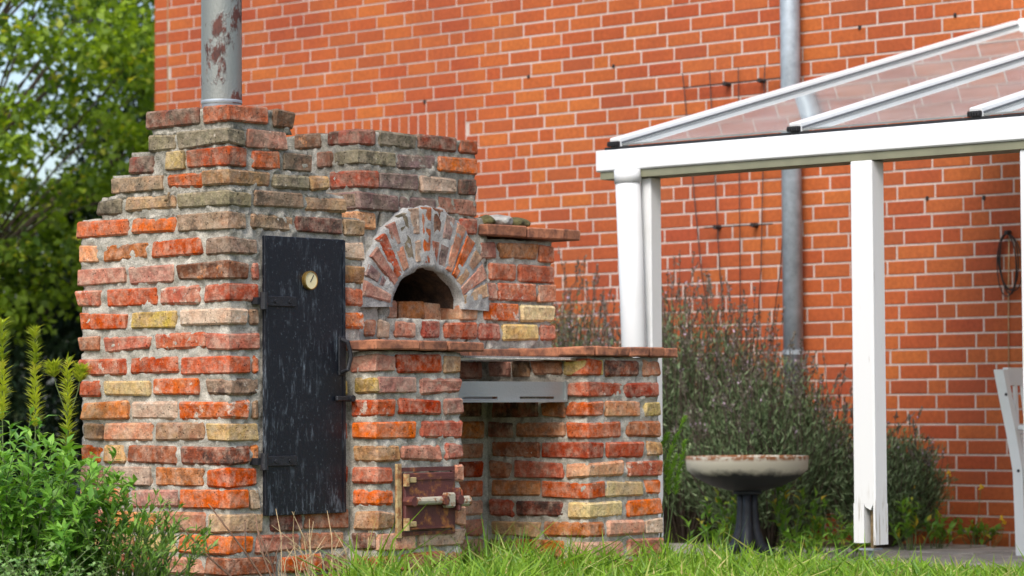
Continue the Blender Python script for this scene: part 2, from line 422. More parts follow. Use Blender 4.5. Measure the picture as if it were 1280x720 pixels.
BRICKS = {
'smoker_tower': '''
0 110 157 426 1807 1869 D
0 203 0 134 1807 1869 r
223 330 0 110 1807 1869 d
0 110 279 418 1729 1785 m
0 86 0 270 1729 1785 m
96 290 0 110 1729 1785 p
0 110 402 522 1653 1720 D
0 110 232 330 1653 1720 y
0 90 0 215 1653 1720 r
117 254 0 110 1653 1720 R
274 418 0 110 1653 1720 n
0 110 349 621 1589 1642 n
0 110 140 320 1589 1642 R
0 207 0 135 1589 1642 t
222 402 0 110 1589 1642 m
410 508 0 110 1589 1642 t
0 110 570 698 1515 1569 m
0 110 279 546 1515 1569 t
0 117 0 267 1515 1569 m
132 369 0 110 1515 1569 n
381 598 0 110 1515 1569 t
0 110 528 815 1435 1491 R
0 110 285 516 1435 1491 R
0 93 0 268 1435 1491 n
116 325 0 110 1435 1491 n
333 565 0 110 1435 1491 D
581 686 0 110 1435 1491 n
0 110 698 803 1345 1405 o
0 110 432 664 1345 1405 b
0 110 144 405 1345 1405 r
0 147 0 121 1345 1405 n
568 677 0 110 1345 1405 w
0 110 552 809 1261 1321 p
0 110 288 528 1261 1321 p
0 100 0 265 1261 1321 d
120 151 0 110 1261 1321 r
560 685 0 110 1261 1321 t
0 110 686 807 1179 1242 x
0 110 383 646 1179 1242 R
0 110 153 364 1179 1242 x
0 151 0 130 1179 1242 r
580 680 0 110 1179 1242 r
0 110 542 799 1099 1156 R
0 110 279 516 1099 1156 y
0 96 0 256 1099 1156 w
108 150 0 110 1099 1156 n
559 684 0 110 1099 1156 x
0 110 686 796 1017 1073 b
0 110 415 664 1017 1073 r
0 110 136 391 1017 1073 x
0 150 0 118 1017 1073 r
0 110 540 799 930 991 x
0 110 268 519 930 991 r
0 112 0 247 930 991 R
119 150 0 110 930 991 r
0 110 688 799 856 912 r
0 110 415 661 856 912 Y
0 110 164 391 856 912 x
0 150 0 119 856 912 n
562 591 0 110 856 912 y
0 110 534 790 771 834 o
0 110 275 513 771 834 w
0 101 0 258 771 834 x
122 150 0 110 771 834 n
0 110 675 779 695 756 n
0 110 397 661 695 756 o
0 110 134 380 695 756 t
0 149 0 114 695 756 Y
566 594 0 110 695 756 r
0 110 675 790 613 678 r
0 110 547 661 613 678 t
0 110 275 533 613 678 b
0 104 0 252 613 678 D
118 149 0 110 613 678 o
0 110 668 788 534 601 p
0 110 409 653 534 601 w
0 110 138 384 534 601 b
0 149 0 117 534 601 R
569 594 0 110 534 601 r
0 110 533 793 459 526 b
0 110 268 516 459 526 p
0 96 0 257 459 526 R
114 149 0 110 459 526 n
0 110 653 790 375 443 r
0 110 395 639 375 443 o
0 110 128 381 375 443 o
0 172 0 110 375 443 t
203 361 0 110 375 443 D
377 593 0 110 375 443 b
0 110 509 793 299 360 t
0 110 283 490 299 360 Y
0 119 0 262 299 360 R
133 345 0 110 299 360 p
357 572 0 110 299 360 o
0 110 660 790 224 285 r
0 110 395 646 224 285 b
0 110 138 381 224 285 p
0 234 0 124 224 285 b
257 461 0 110 224 285 r
477 588 0 110 224 285 b
0 110 534 790 147 208 o
0 110 276 513 147 208 r
0 99 0 259 147 208 b
113 320 0 110 147 208 r
336 563 0 110 147 208 b
''',
'left_pier': '''
595 696 -137 0 937 998 p
708 949 -137 -27 937 998 r
962 1054 -137 -27 937 998 t
595 705 -137 -20 858 918 y
616 814 -137 -27 858 918 p
836 1063 -137 -27 858 918 p
595 699 -137 -4 779 839 x
724 943 -137 -27 779 839 r
961 1066 -137 -27 779 839 p
595 813 -137 -12 696 757 R
839 1070 -137 -27 696 757 R
595 723 -137 -15 613 674 t
736 955 -137 -27 613 674 p
966 1070 -137 -27 613 674 r
595 689 -137 -11 533 593 r
1020 1071 -137 -27 533 593 p
595 689 -137 -10 456 514 R
1020 1071 -137 -27 456 514 r
595 688 -137 -14 372 434 t
1019 1072 -137 -27 372 434 p
595 705 -130 -14 293 354 d
600 798 -137 -27 293 354 p
819 1072 -137 -27 293 354 w
595 713 -137 -9 215 276 b
734 970 -137 -27 215 276 r
983 1071 -137 -27 215 276 b
595 705 -129 -13 134 197 b
599 818 -137 -27 134 197 r
840 1071 -137 -27 134 197 b
''',
'right_pier': '''
1789 1899 277 384 928 991 p
1789 1899 167 256 928 991 n
1789 1899 -4 154 928 991 b
1789 1899 -131 -20 928 991 y
1786 1880 -137 -27 928 991 r
1907 2122 -137 -27 928 991 D
2148 2256 -137 -27 928 991 o
1789 1899 260 376 844 906 b
1789 1899 -3 239 844 906 b
1789 2009 -137 -32 844 906 r
2024 2250 -137 -27 844 906 r
1789 1899 126 368 768 828 D
1789 1899 -15 101 768 828 b
1789 1893 -137 -27 768 828 r
1908 2125 -137 -27 768 828 o
2151 2254 -137 -27 768 828 y
1789 1899 262 386 686 748 D
1789 1899 -14 240 686 748 b
1789 2002 -137 -26 686 748 r
2038 2259 -137 -27 686 748 b
1789 1899 119 365 606 666 b
1789 1891 -137 107 606 666 r
1911 2144 -137 -27 606 666 R
2159 2263 -137 -27 606 666 t
1789 1899 276 387 527 590 b
1789 1899 4 254 527 590 r
1789 2011 -137 -21 527 590 o
2041 2262 -137 -27 527 590 x
1789 1899 120 370 451 513 b
1789 1895 -137 104 451 513 r
1910 2142 -137 -27 451 513 Y
2152 2256 -137 -27 451 513 R
1789 1899 256 388 373 436 r
1789 1899 5 243 373 436 D
1789 2009 -137 -24 373 436 Y
2039 2255 -137 -27 373 436 R
1789 1899 122 371 294 357 t
1789 1893 -137 101 294 357 b
1908 2145 -137 -27 294 357 p
2155 2259 -137 -27 294 357 w
1789 1899 261 389 212 278 D
1789 1899 -6 244 212 278 b
1789 2017 -137 -31 212 278 p
2042 2263 -137 -27 212 278 p
1789 1899 123 372 137 200 b
1789 1896 -137 98 137 200 r
1916 2143 -137 -27 137 200 b
2164 2262 -137 -27 137 200 r
''',
'grill_back_wall': '''
1050 1223 387 497 928 991 b
1237 1469 387 497 928 991 b
1483 1763 387 497 928 991 b
1050 1207 387 497 844 906 D
1221 1417 387 497 844 906 D
1431 1763 387 497 844 906 D
1050 1221 387 497 768 828 D
1235 1506 387 497 768 828 D
1520 1763 387 497 768 828 D
1050 1223 387 497 686 748 b
1237 1479 387 497 686 748 b
1493 1763 387 497 686 748 b
1050 1219 387 497 606 666 b
1233 1444 387 497 606 666 b
1458 1763 387 497 606 666 b
1050 1239 387 497 527 590 r
1253 1443 387 497 527 590 r
1457 1763 387 497 527 590 r
1050 1253 387 497 451 513 r
1267 1434 387 497 451 513 r
1448 1763 387 497 451 513 r
1050 1168 387 497 373 436 p
1182 1425 387 497 373 436 p
1439 1763 387 497 373 436 p
1050 1177 387 497 294 357 p
1191 1508 387 497 294 357 p
1522 1763 387 497 294 357 p
1050 1186 387 497 212 278 p
1200 1491 387 497 212 278 p
1505 1763 387 497 212 278 p
1050 1195 387 497 137 200 b
1209 1474 387 497 137 200 b
1488 1763 387 497 137 200 b
''',
'oven': '''
907 1017 454 598 1806 1865 d
907 1017 258 428 1806 1865 D
907 1007 250 360 1806 1865 r
1025 1240 250 360 1806 1865 m
1249 1470 250 360 1806 1865 D
1484 1593 250 360 1806 1865 r
907 1017 399 485 1727 1787 b
907 1118 250 382 1727 1787 m
1127 1349 250 360 1727 1787 u
1363 1588 250 360 1727 1787 R
907 1020 250 416 1645 1708 R
1029 1243 250 360 1645 1708 u
1252 1464 250 360 1645 1708 w
1483 1582 250 360 1645 1708 D
907 1017 263 460 1560 1623 n
910 1130 250 360 1560 1623 u
1139 1348 250 360 1560 1623 u
1366 1586 250 360 1560 1623 p
907 1010 250 353 1487 1548 o
1482 1586 250 360 1487 1548 R
1604 1699 250 360 1397 1465 p
1714 1949 250 360 1397 1465 b
1959 2054 250 360 1397 1465 r
1656 1815 250 360 1314 1381 r
1835 2054 250 360 1314 1381 r
1583 1698 250 360 1233 1303 p
1708 1938 250 360 1233 1303 x
1952 2058 250 360 1233 1303 p
1616 1828 250 360 1153 1221 x
1848 2057 250 360 1153 1221 Y
1030 1181 250 360 1153 1221 p
1235 1377 250 360 1153 1221 b
1382 1578 250 360 1153 1221 o
947 1008 250 360 1076 1140 p
1017 1087 250 360 1076 1140 w
1114 1226 250 360 1076 1140 p
1267 1363 250 360 1076 1140 r
1390 1582 250 360 1076 1140 r
1592 1716 250 360 1076 1140 r
1735 1951 250 360 1076 1140 Y
1966 2061 250 360 1076 1140 r
''',
}
# ------------------------------------------------------------------ ground and paving
def sstep(a, b, x):
    t = min(1, max(0, (x - a) / (b - a))); return t * t * (3 - 2 * t)
def gz(x, y):
    far = max(abs(x), abs(y))
    return .16 - .125 * sstep(2.4, 4.2, x) + .012 * noise.noise((x * .9, y * .9, 0)) * (1 - sstep(10, 20, far))
xs = sorted(set([-600, -200, -80, -40, -20, -12] + [i * .5 for i in range(-18, 28)] + [18, 25, 40, 80, 200, 600]))
V = [(x, y, gz(x, y)) for y in xs for x in xs]; n = len(xs)
F = [(j*n+i, j*n+i+1, (j+1)*n+i+1, (j+1)*n+i) for j in range(n-1) for i in range(n-1)]
tag(link('ground', mesh_np('ground', V, F), M_SOIL, smooth=True), kind='structure')

rng = random.Random(5)
patio = empty('patio_paving', (5.4, 0, .04)); tag(patio, kind='structure')
mb = MB(); mb.box((4.36, -4, -.1), (6.59, 3.2, .036)); mb.build('bedding', M_SOIL, patio)
slab_me = {}
y = -3.9
while y < 3.1:
    x = 4.40
    while x < 6.3:
        b_ = MB(); b_.box((-.193, -.193, -.045), (.193, .193, .0), bev=.006)
        me = slab_me.setdefault('s', mesh_np('slab', b_.v, b_.f))
        if not me.materials: me.materials.append(M_PAVE); recalc(me)
        o = bpy.data.objects.new('paving_slab', me); COL.objects.link(o); o.parent = patio
        o.matrix_parent_inverse = Matrix.Translation(-Vector(patio.location))
        o.location = (x + .2, y + .2, .056 + rng.uniform(-.005, .005))
        o.rotation_euler = (rng.uniform(-.012, .012), rng.uniform(-.012, .012), rng.uniform(-.015, .015))
        x += .40
    y += .40

# ------------------------------------------------------------------ house wall, brick by brick
WX = 6.6; PZ = .08308; ZJ = 2.1132; WY0, WY1, WZ1 = -4.0, 7.755, 5.6
house = empty('house_wall', (WX, 3.5, 0))
tag(house, 'tall orange red brick house wall with pale joints behind the barbecue', 'house wall')
mb = MB(); mb.box((WX + .0015, WY0, -.1), (WX + 5, WY1 - .006, WZ1)); mb.build('mortar', M_WALLM, house)
SOL = (4.833, 6.24, ZJ - .0018 + PZ * 7 - PZ * 3, ZJ + PZ * 7)      # soldier course over the window head
EXPJ = 7.622
wb = []                                                            # (y0, y1, z0, z1)
rng = random.Random(11)
zrow = ZJ - PZ * 26; ri = 0
while zrow < WZ1 - PZ:
    z0, z1 = zrow + .0054, zrow + PZ - .0054
    y = WY0 - rng.choice([0, .125]) - (ri % 2) * .0625 - rng.uniform(0, .03)
    run = 0
    while y < WY1:
        run += 1
        L = .112 if (rng.random() < .17 and run > 1) else .239
        if L < .2: run = 0
        y0, y1 = y, y + L; y = y1 + .0112 + rng.uniform(-.0012, .0012)
        y0 = max(y0, WY0)
        pieces = [(y0, min(y1, WY1))]
        if y1 > EXPJ - .006:
            pieces = []
            if y0 < EXPJ - .03: pieces.append((y0, EXPJ - .006))
            if y0 < EXPJ: pieces.append((EXPJ + .006, WY1))
        if z0 > SOL[2] - .01 and z1 < SOL[3] + .01:
            q = []
            for a, b in pieces:
                if b <= SOL[0] or a >= SOL[1]: q.append((a, b)); continue
                if a < SOL[0] - .03: q.append((a, SOL[0] - .010))
                if b > SOL[1] + .03: q.append((SOL[1], b))
            pieces = q
        for a, b in pieces:
            if b - a > .02: wb.append((a, b, z0, z1))
    zrow += PZ; ri += 1
y = SOL[0]
while y < SOL[1] - .03:
    wb.append((y, y + .071, SOL[2] + .008, SOL[3] - .006)); y += .0828
def px(p):
    q = Vector(p) - CAM; d = q.dot(c_d); return 640 + 3600 * q.dot(c_r) / d, 360 - 3600 * q.dot(c_u) / d, d
def hidden(u, v):
    return u < 190 or u > 1278 or v < 2 or (95 < u < 372 and v > 138) or (368 < u < 600 and v > 172) or (600 <= u < 698 and v > 300) or \
        (690 < u < 1180 and v > 470 + max(0, (u - 1060)) * 1.2) or (1062 < u < 1104 and v > 190) or (u > 1245 and v > 470) or \
        (760 < u < 1280 and 195 - (u - 760) * .3 < v < 215 - (u - 745) * .06) or (250 < u < 305)
vis = []
for i, (a, b, z0, z1) in enumerate(wb):
    u0, v0, d = px((WX, (a+b)/2, (z0+z1)/2))
    if not hidden(u0, v0): vis.append(((b-a) * (z1-z0) / d / d, i))
vis.sort(reverse=True); pick = set(i for _, i in vis[:300])
box_cache = {}
rest_v, rest_f, rest_r = [], [], []
for i, (a, b, z0, z1) in enumerate(wb):
    dx = rng.uniform(-.001, .001)
    if i in pick:
        key = (round(b - a, 3), round(z1 - z0, 3))
        me = box_cache.get(key)
        if me is None:
            m_ = MB(); m_.box((-.012, -(b-a)/2, -(z1-z0)/2), (.03, (b-a)/2, (z1-z0)/2), bev=.003)
            me = mesh_np('house_brick', m_.v, m_.f); recalc(me); me.materials.append(M_HBRICK); box_cache[key] = me
        o = bpy.data.objects.new('brick', me); COL.objects.link(o); o.parent = house
        o.matrix_parent_inverse = Matrix.Translation(-Vector(house.location))
        o.location = (WX + .010 + dx, (a+b)/2, (z0+z1)/2)
    else:
        nb = len(rest_v); x0 = WX - .002 + dx
        rest_v += [(x0,a,z0),(x0,b,z0),(x0,b,z1),(x0,a,z1),(WX+.04,a,z0),(WX+.04,b,z0),(WX+.04,b,z1),(WX+.04,a,z1)]
        fs = [(0,3,2,1),(4,5,6,7),(0,1,5,4),(1,2,6,5),(2,3,7,6),(3,0,4,7)]
        rest_f += [tuple(nb + q for q in f) for f in fs]; rest_r += [rng.random()] * 6
me = mesh_np('brickwork', rest_v, rest_f); recalc(me)
at_ = me.attributes.new('rnd', 'FLOAT', 'FACE'); at_.data.foreach_set('value', rest_r)
o = link('brickwork', me, M_HBRICK, house); o['kind'] = 'stuff'
mb = MB(); mb.box((WX + .0005, EXPJ - .006, 0), (WX + .02, EXPJ + .006, WZ1)); mb.build('expansion_joint', plain('sealant', (.30, .22, .13), .8), house)
# small weep holes and old fixings in the joints
for (yy, zz) in ((1.395, 1.951), (1.03, 1.934), (4.30, 2.86), (3.62, 2.87), (1.83, 2.94), (1.2, 2.95), (5.18, 2.77)):
    mb = MB(); mb.box((WX - .012, yy - .008, zz - .012), (WX + .01, yy + .008, zz + .012), bev=.003); mb.build('fixing_plug', M_WIRE, house)

# zinc downpipe on the wall
dp = empty('zinc_downpipe', (WX - .09, 2.3, 0)); tag(dp, 'grey zinc rain downpipe running up the orange brick wall', 'downpipe')
mb = MB(); mb.tube([(WX - .09, 2.25, .05), (WX - .09, 2.25, WZ1)], .057, 20); mb.build('pipe', M_ZINC, dp, True)
for z in (1.10, 3.9):
    mb = MB(); mb.tube([(WX - .09, 2.25, z), (WX - .09, 2.25, z + .025)], .062, 20); mb.box((WX - .04, 2.24, z), (WX + .01, 2.26, z + .025)); mb.build('bracket', M_ZINC, dp)

# iron fan trellis on the wall, left of the downpipe
tr_ = empty('fan_trellis', (WX - .05, 2.7, .3)); tag(tr_, 'thin dark iron fan trellis on the wall beside the downpipe', 'trellis')
tx = WX - .035
for (ya, yb) in ((3.07, 2.72), (2.87, 2.70), (2.66, 2.665), (2.47, 2.60), (2.27, 2.57)):
    mb = MB(); mb.tube([(tx, ya, 2.78), (tx, (ya+yb)/2 + (ya - 2.67) * .12, 1.6), (tx, yb, .5)], .0032, 6); mb.build('rod', M_WIRE, tr_, True)
for (ya, yb, z) in ((3.06, 2.30, 2.69), (2.97, 2.38, 2.17), (2.91, 2.42, 1.855)):
    mb = MB(); mb.tube([(tx - .01, ya, z), (tx - .01, yb, z)], .004, 6); mb.build('crossbar', M_WIRE, tr_, True)
for (yy, zz) in ((2.83, 1.855), (2.56, 1.855), (2.75, 2.69), (2.5, 2.69)):
    mb = MB(); mb.tube([(tx - .02, yy, zz), (WX + .01, yy, zz)], .014, 8); mb.build('stud', M_WIRE, tr_)

# coil of cable on its hook
cc = empty('cable_coil', (WX - .02, .87, 1.72)); tag(cc, 'loose coil of dark cable hanging on the wall above the white chair', 'cable')
rng = random.Random(3); mb = MB()
for k_ in range(4):
    w_, h_ = .07 + rng.uniform(-.02, .02), .15 + rng.uniform(-.02, .02); oy = rng.uniform(-.02, .02)
    pts = [(WX - .02 - .006 * k_, .875 + oy * (1 - math.cos(a)) + w_ * math.sin(a), 1.73 - h_ + h_ * math.cos(a)) for a in [i * math.pi / 12 for i in range(25)]]
    mb.tube(pts, .0032, 6, False)
mb.build('loops', M_WIRE, cc, True)
mb = MB(); mb.tube([(WX - .015, .87, 1.74), (WX - .012, .88, 1.4), (WX - .012, .885, .95)], .003, 6); mb.build('hanging_lead', M_STRAW, cc, True)
mb = MB(); mb.tube([(WX - .05, .87, 1.735), (WX + .01, .87, 1.74)], .012, 8); mb.build('hook', M_WIRE, cc)

# ------------------------------------------------------------------ glass roofed veranda
GX = 3.096; SL = .252
ver = empty('glass_veranda', (GX, -.5, 0)); tag(ver, 'white framed lean-to veranda with a sloping glass roof against the house wall', 'veranda')
GY0, GY1 = -3.2, .892
mb = MB(); mb.box((GX, GY0, 1.862), (GX + .09, GY1, 1.958), bev=.006); mb.build('gutter_beam', M_WHITE, ver)
mb = MB(); mb.box((GX + .012, GY0, 1.828), (GX + .16, GY1 - .02, 1.861)); mb.build('soffit_strip', M_SOFFIT, ver)
mb = MB(); mb.box((GX + .02, GY0, 1.959), (GX + .07, GY1 - .04, 1.972)); mb.build('glazing_seal', M_RUBBER, ver)
def post(y0, w, d, z0, name='post', mat=M_WHITE, x=GX + .02):
    m_ = MB(); m_.box((x, y0, z0), (x + d, y0 + w, 1.827), bev=.006); return m_.build(name, mat, ver)
post(.612, .06, .08, .10, x=GX + .045)
o = MB(); o.tube([(GX - .02, .690, 1.86), (GX - .02, .664, 1.2), (GX - .02, .625, .12)], .056, 20); o.build('rain_pipe', M_WHITE, ver, True)
o = MB(); o.tube([(GX - .02, .688, 1.80), (GX - .02, .690, 1.86)], .060, 20); o.build('pipe_collar', M_WHITE, ver, True)
post(-1.40, .11, .09, .10)
# the rotten post: lower end split open, on a steel foot
py0, py1, px0, px1 = -.592, -.484, GX + .005, GX + .098
mb = MB(); mb.box((px0, py0, .393), (px1, py1, 1.827), bev=.005); ro = mb.build('post', M_WWOOD, ver); ro['label'] = 'weathered white post with a rotten split foot'
mb = MB()
# four splinters around the hollow at the foot
mb.box((px0, py1 - .052, .235), (px1, py1, .3985)); mb.box((px0, py0, .228), (px1, py0 + .010, .3985))
mb.add([(px0, py1 - .052, .3985), (px0, py0 + .010, .3985), (px0, py0 + .024, .372), (px0, py1 - .060, .384), (px0 + .02, py1 - .052, .3985), (px0 + .02, py0 + .010, .3985), (px0 + .02, py0 + .024, .372), (px0 + .02, py1 - .060, .384)],
       [(0,1,2,3),(7,6,5,4),(0,3,7,4),(1,5,6,2),(3,2,6,7)])
mb.build('split_end', M_WWOOD, ver)
mb = MB(); mb.box((px0 + .022, py0 + .026, .205), (px0 + .045, py0 + .042, .385), bev=.004); mb.build('rotten_core', M_ROT, ver)
mb = MB(); mb.box((px0 + .06, py0 + .0105, .230), (px1 - .002, py1 - .0525, .392)); mb.build('hollow_shade_block', M_WIRE, ver)  # solid near-black block, its colour standing in for the shade inside the hollow
mb = MB(); mb.box((px0 + .01, py0 + .02, .205), (px1 - .01, py1 - .02, .213)); mb.tube([((px0+px1)/2, (py0+py1)/2, .02), ((px0+px1)/2, (py0+py1)/2, .206)], .011, 8); mb.build('steel_foot', M_ZINC, ver)
# rafters, seals and panes
ry = [.80, -.188, -1.085, -2.0, -2.95]
x0, x1 = GX + .03, WX - .02
def rz(x): return 1.985 + SL * (x - x0)
for yy in ry:
    mb = MB(); mb.bar((x0, yy, rz(x0) + .004), (x1, yy, rz(x1) + .004), .060, .046, bev=.005); ra = mb.build('rafter', M_WHITE, ver)
    mb = MB(); mb.bar((x0 + .01, yy - .0305, rz(x0) + .006), (x1, yy - .0305, rz(x1) + .006), .004, .009); mb.build('seal', M_TRIM, ra)
    mb = MB(); mb.box((x0 - .018, yy - .030, 1.974), (x0 - .002, yy + .030, 1.996)); 
    for q in range(5): mb.box((x0 - .026, yy - .028 + q * .012, 1.976), (x0 - .017, yy - .022 + q * .012, 1.988))
    mb.build('end_seal', M_RUBBER, ra)
for a, b in zip(ry, ry[1:]):
    mb = MB(); mb.bar((x0 + .01, (a+b)/2, rz(x0) - .004), (x1, (a+b)/2, rz(x1) - .004), abs(a-b) - .060, .008); mb.build('glass_pane', M_GLASS, ver)
mb = MB(); mb.box((WX - .055, -3.2, rz(x1) - .03), (WX - .004, .775, rz(x1) + .03), bev=.005); mb.build('wall_plate', M_WHITE, ver)

# ------------------------------------------------------------------ white garden chair under the veranda
ch = empty('garden_chair', (5.53, .22, .056)); tag(ch, 'white wooden slatted garden chair at the right edge under the veranda', 'chair')
cx, cy, cz = 5.565, .18, .058; cw = .56
def arc_post(x):
    prof = [(.0, 0), (.005, .20), (.012, .42), (.045, .60), (.085, .78), (.115, .925)]
    m_ = MB(); 
    for (a, za), (b, zb) in zip(prof, prof[1:]):
        m_.add([(x + i * .04, cy + q + j * .055, cz + z) for (q, z) in ((a, za), (b, zb)) for i, j in ((0,0),(1,0),(1,1),(0,1))],
               [(0,1,5,4),(1,2,6,5),(2,3,7,6),(3,0,4,7),(0,3,2,1),(4,5,6,7)])
    return m_
for x in (cx, cx + cw - .04):
    arc_post(x).build('back_post', M_WHITE, ch)
    mb = MB(); mb.box((x, cy - .47, cz), (x + .04, cy - .425, cz + .62), bev=.004); mb.build('leg', M_WHITE, ch)
    mb = MB(); mb.box((x - .01, cy - .50, cz + .622), (x + .05, cy + .03, cz + .645), bev=.005); mb.build('armrest', M_WHITE, ch)
    mb = MB(); mb.box((x + .008, cy - .424, cz + .36), (x + .032, cy - .002, cz + .42)); mb.build('side_rail', M_WHITE, ch)
    mb = MB(); mb.box((x + .010, cy - .424, cz + .13), (x + .030, cy - .001, cz + .16)); mb.build('stretcher', M_WHITE, ch)
    for z in (.42, .80):
        mb = MB(); mb.tube([(x - .003, cy + .03 + (z - .4) * .17, cz + z), (x + .005, cy + .03 + (z - .4) * .17, cz + z)], .008, 8); mb.build('bolt', M_IRON, ch)
def bk(z): return cy + .02 + max(0, z - .42) * .2
for (z0, z1, nm) in ((.845, .935, 'top_rail'), (.60, .65, 'mid_rail'), (.44, .49, 'low_rail')):
    mb = MB(); zc = (z0+z1)/2; mb.box((cx + .041, bk(zc), cz + z0), (cx + cw - .041, bk(zc) + .03, cz + z1), bev=.004); mb.build(nm, M_WHITE, ch)
for i in range(5):
    xa = cx + .07 + i * .095; lean = .05 * (2 - i) / 2
    mb = MB(); mb.bar((xa, bk(.65) + .015, cz + .65), (xa + lean, bk(.845) + .015, cz + .846), .028, .012, up=(0, 1, 0)); mb.build('back_slat', M_WHITE, ch)
    mb = MB(); mb.bar((xa + .02, bk(.49) + .015, cz + .488), (xa + .02, bk(.60) + .015, cz + .602), .028, .012, up=(0, 1, 0)); mb.build('back_slat', M_WHITE, ch)
for i in range(7):
    yy = cy - .47 + i * .066
    mb = MB(); mb.box((cx + .002, yy, cz + .421), (cx + cw - .002, yy + .055, cz + .439), bev=.003); mb.build('seat_slat', M_WHITE, ch)

# ------------------------------------------------------------------ the brick barbecue
bbq = empty('brick_barbecue', (1.1, .3, .15))
tag(bbq, 'weathered brick barbecue with smoker tower, arched oven and grill bay', 'barbecue')

def slab(mb, x0, x1, y0, y1, z0, z1, rec=.0125, amp=.0105, cell=.0105):
    """closed box with a rough skin, set back behind the brick faces"""
    x0 += rec; y0 += rec; x1 -= rec; y1 -= rec
    dims = (x1-x0, y1-y0, z1-z0); nn = [max(1, round(d / cell)) for d in dims]
    idx = {}; V = []; F = []
    def vid(i, j, k_):
        key = (i, j, k_)
        if key not in idx:
            p = Vector((x0 + dims[0]*i/nn[0], y0 + dims[1]*j/nn[1], z0 + dims[2]*k_/nn[2]))
            nr = Vector(((i == nn[0]) - (i == 0), (j == nn[1]) - (j == 0), 0))
            if nr.length > 0: nr.normalize()
            a = fbm(p, 36, 3) * amp * 1.1 + max(0, noise.noise(p * 9)) * amp * .8
            q = p + nr * a
            if k_ in (0, nn[2]): q.z += noise.noise(p * 22) * amp * .4 * (1 if k_ else 0)
            idx[key] = len(V); V.append(q)
        return idx[key]
    for (a, b, c_) in ((0,1,2),(1,2,0),(2,0,1)):
        for side in (0, nn[c_]):
            for i in range(nn[a]):
                for j in range(nn[b]):
                    def g(i_, j_):
                        t = [0,0,0]; t[a] = i_; t[b] = j_; t[c_] = side; return vid(*t)
                    f = (g(i,j), g(i+1,j), g(i+1,j+1), g(i,j+1))
                    F.append(f if side else f[::-1])
    mb.add(V, F)

parts = {}
rows = {}
BL = {}
for part, txt in BRICKS.items():
    BL[part] = []
    for ln in txt.strip().split('\n'):
        *v, c_ = ln.split(); BL[part].append(([int(q) / 1000 for q in v], c_))
# tower core: plain shaft below, one slab for each stepped course above
mb = MB()
tw = BL['smoker_tower']
zs = sorted(set((b[5], b[4]) for b, _ in tw), reverse=True)
slab(mb, 0, .684, 0, .803, 0, zs[5][0] + .010)
prev = zs[5][0] + .010
for zt, zb in reversed(zs[:5]):
    bs = [b for b, _ in tw if b[5] == zt]
    slab(mb, 0, max(b[1] for b in bs), 0, max(b[3] for b in bs), prev - .012, zt + (.010 if zt < 1.85 else -.006)); prev = zt + .010
parts['smoker_tower'] = mb.build('smoker_tower', M_MORTAR_MOSS if False else M_MORTAR, bbq, True)
mb = MB(); slab(mb, .595, 1.070, -.137, .40, 0, 1.012); parts['left_pier'] = mb.build('left_pier', M_MORTAR, bbq, True)
mb = MB(); slab(mb, 1.789, 2.258, -.137, .60, 0, 1.003); parts['right_pier'] = mb.build('right_pier', M_MORTAR, bbq, True)
mb = MB(); slab(mb, 1.03, 1.83, .387, .62, 0, .995); parts['grill_back_wall'] = mb.build('grill_back_wall', M_MORTAR, bbq, True)
XC, ZC = 1.281, 1.195
mb = MB()
slab(mb, .9066, 1.5914, .25, .86, 1.555, 1.858)
slab(mb, .9066, XC - .24, .25, .86, 1.03, 1.557)
slab(mb, XC + .24, 1.655, .25, .86, 1.03, 1.557)
slab(mb, XC - .25, XC + .25, .25, .86, 1.49, 1.557)
slab(mb, XC - .25, XC + .25, .25, .50, 1.03, 1.150)
slab(mb, 1.64, 2.058, .252, .56, 1.03, 1.478)
slab(mb, .67, .93, .36, .80, .9, 1.50)
slab(mb, XC - .26, XC - .195, .25, .33, 1.14, 1.200)
parts['oven'] = mb.build('oven', M_MORTAR, bbq, True)
rng = random.Random(21)
BL['oven'].append(([1.476, 1.588, .25, .50, 1.150, 1.214], 'o'))
for part, L in BL.items():
    for b, code in L:
        lo = Vector((b[0], b[2], b[4])); hi = Vector((b[1], b[3], b[5])); ce = (lo + hi) / 2
        if part == 'oven' and 1.15 < b[4] < 1.16 and b[0] < 1.47: lo.y += .10 if b[0] > 1.2 else .055; hi.y += .08; ce = (lo + hi) / 2
        if part == 'oven' and 1.15 < b[4] < 1.16 and 1.3 < b[0] < 1.47: hi.x = min(hi.x, 1.474); ce = (lo + hi) / 2
        jx = Vector((rng.uniform(-.003, .003), rng.uniform(-.003, .003), rng.uniform(-.002, .002)))
        V, F = chamfer(tuple(lo - ce), tuple(hi - ce), rng.uniform(.004, .010), rng.choice([.003, .004, .0065]), rng)
        me = mesh_np('old_brick', V, F); recalc(me); me.materials.append(OB[code])
        o = bpy.data.objects.new('brick', me); COL.objects.link(o); o.parent = parts[part]
        o.location = ce + jx; o.rotation_euler = (rng.uniform(-.008, .008), rng.uniform(-.01, .01), rng.uniform(-.012, .012))

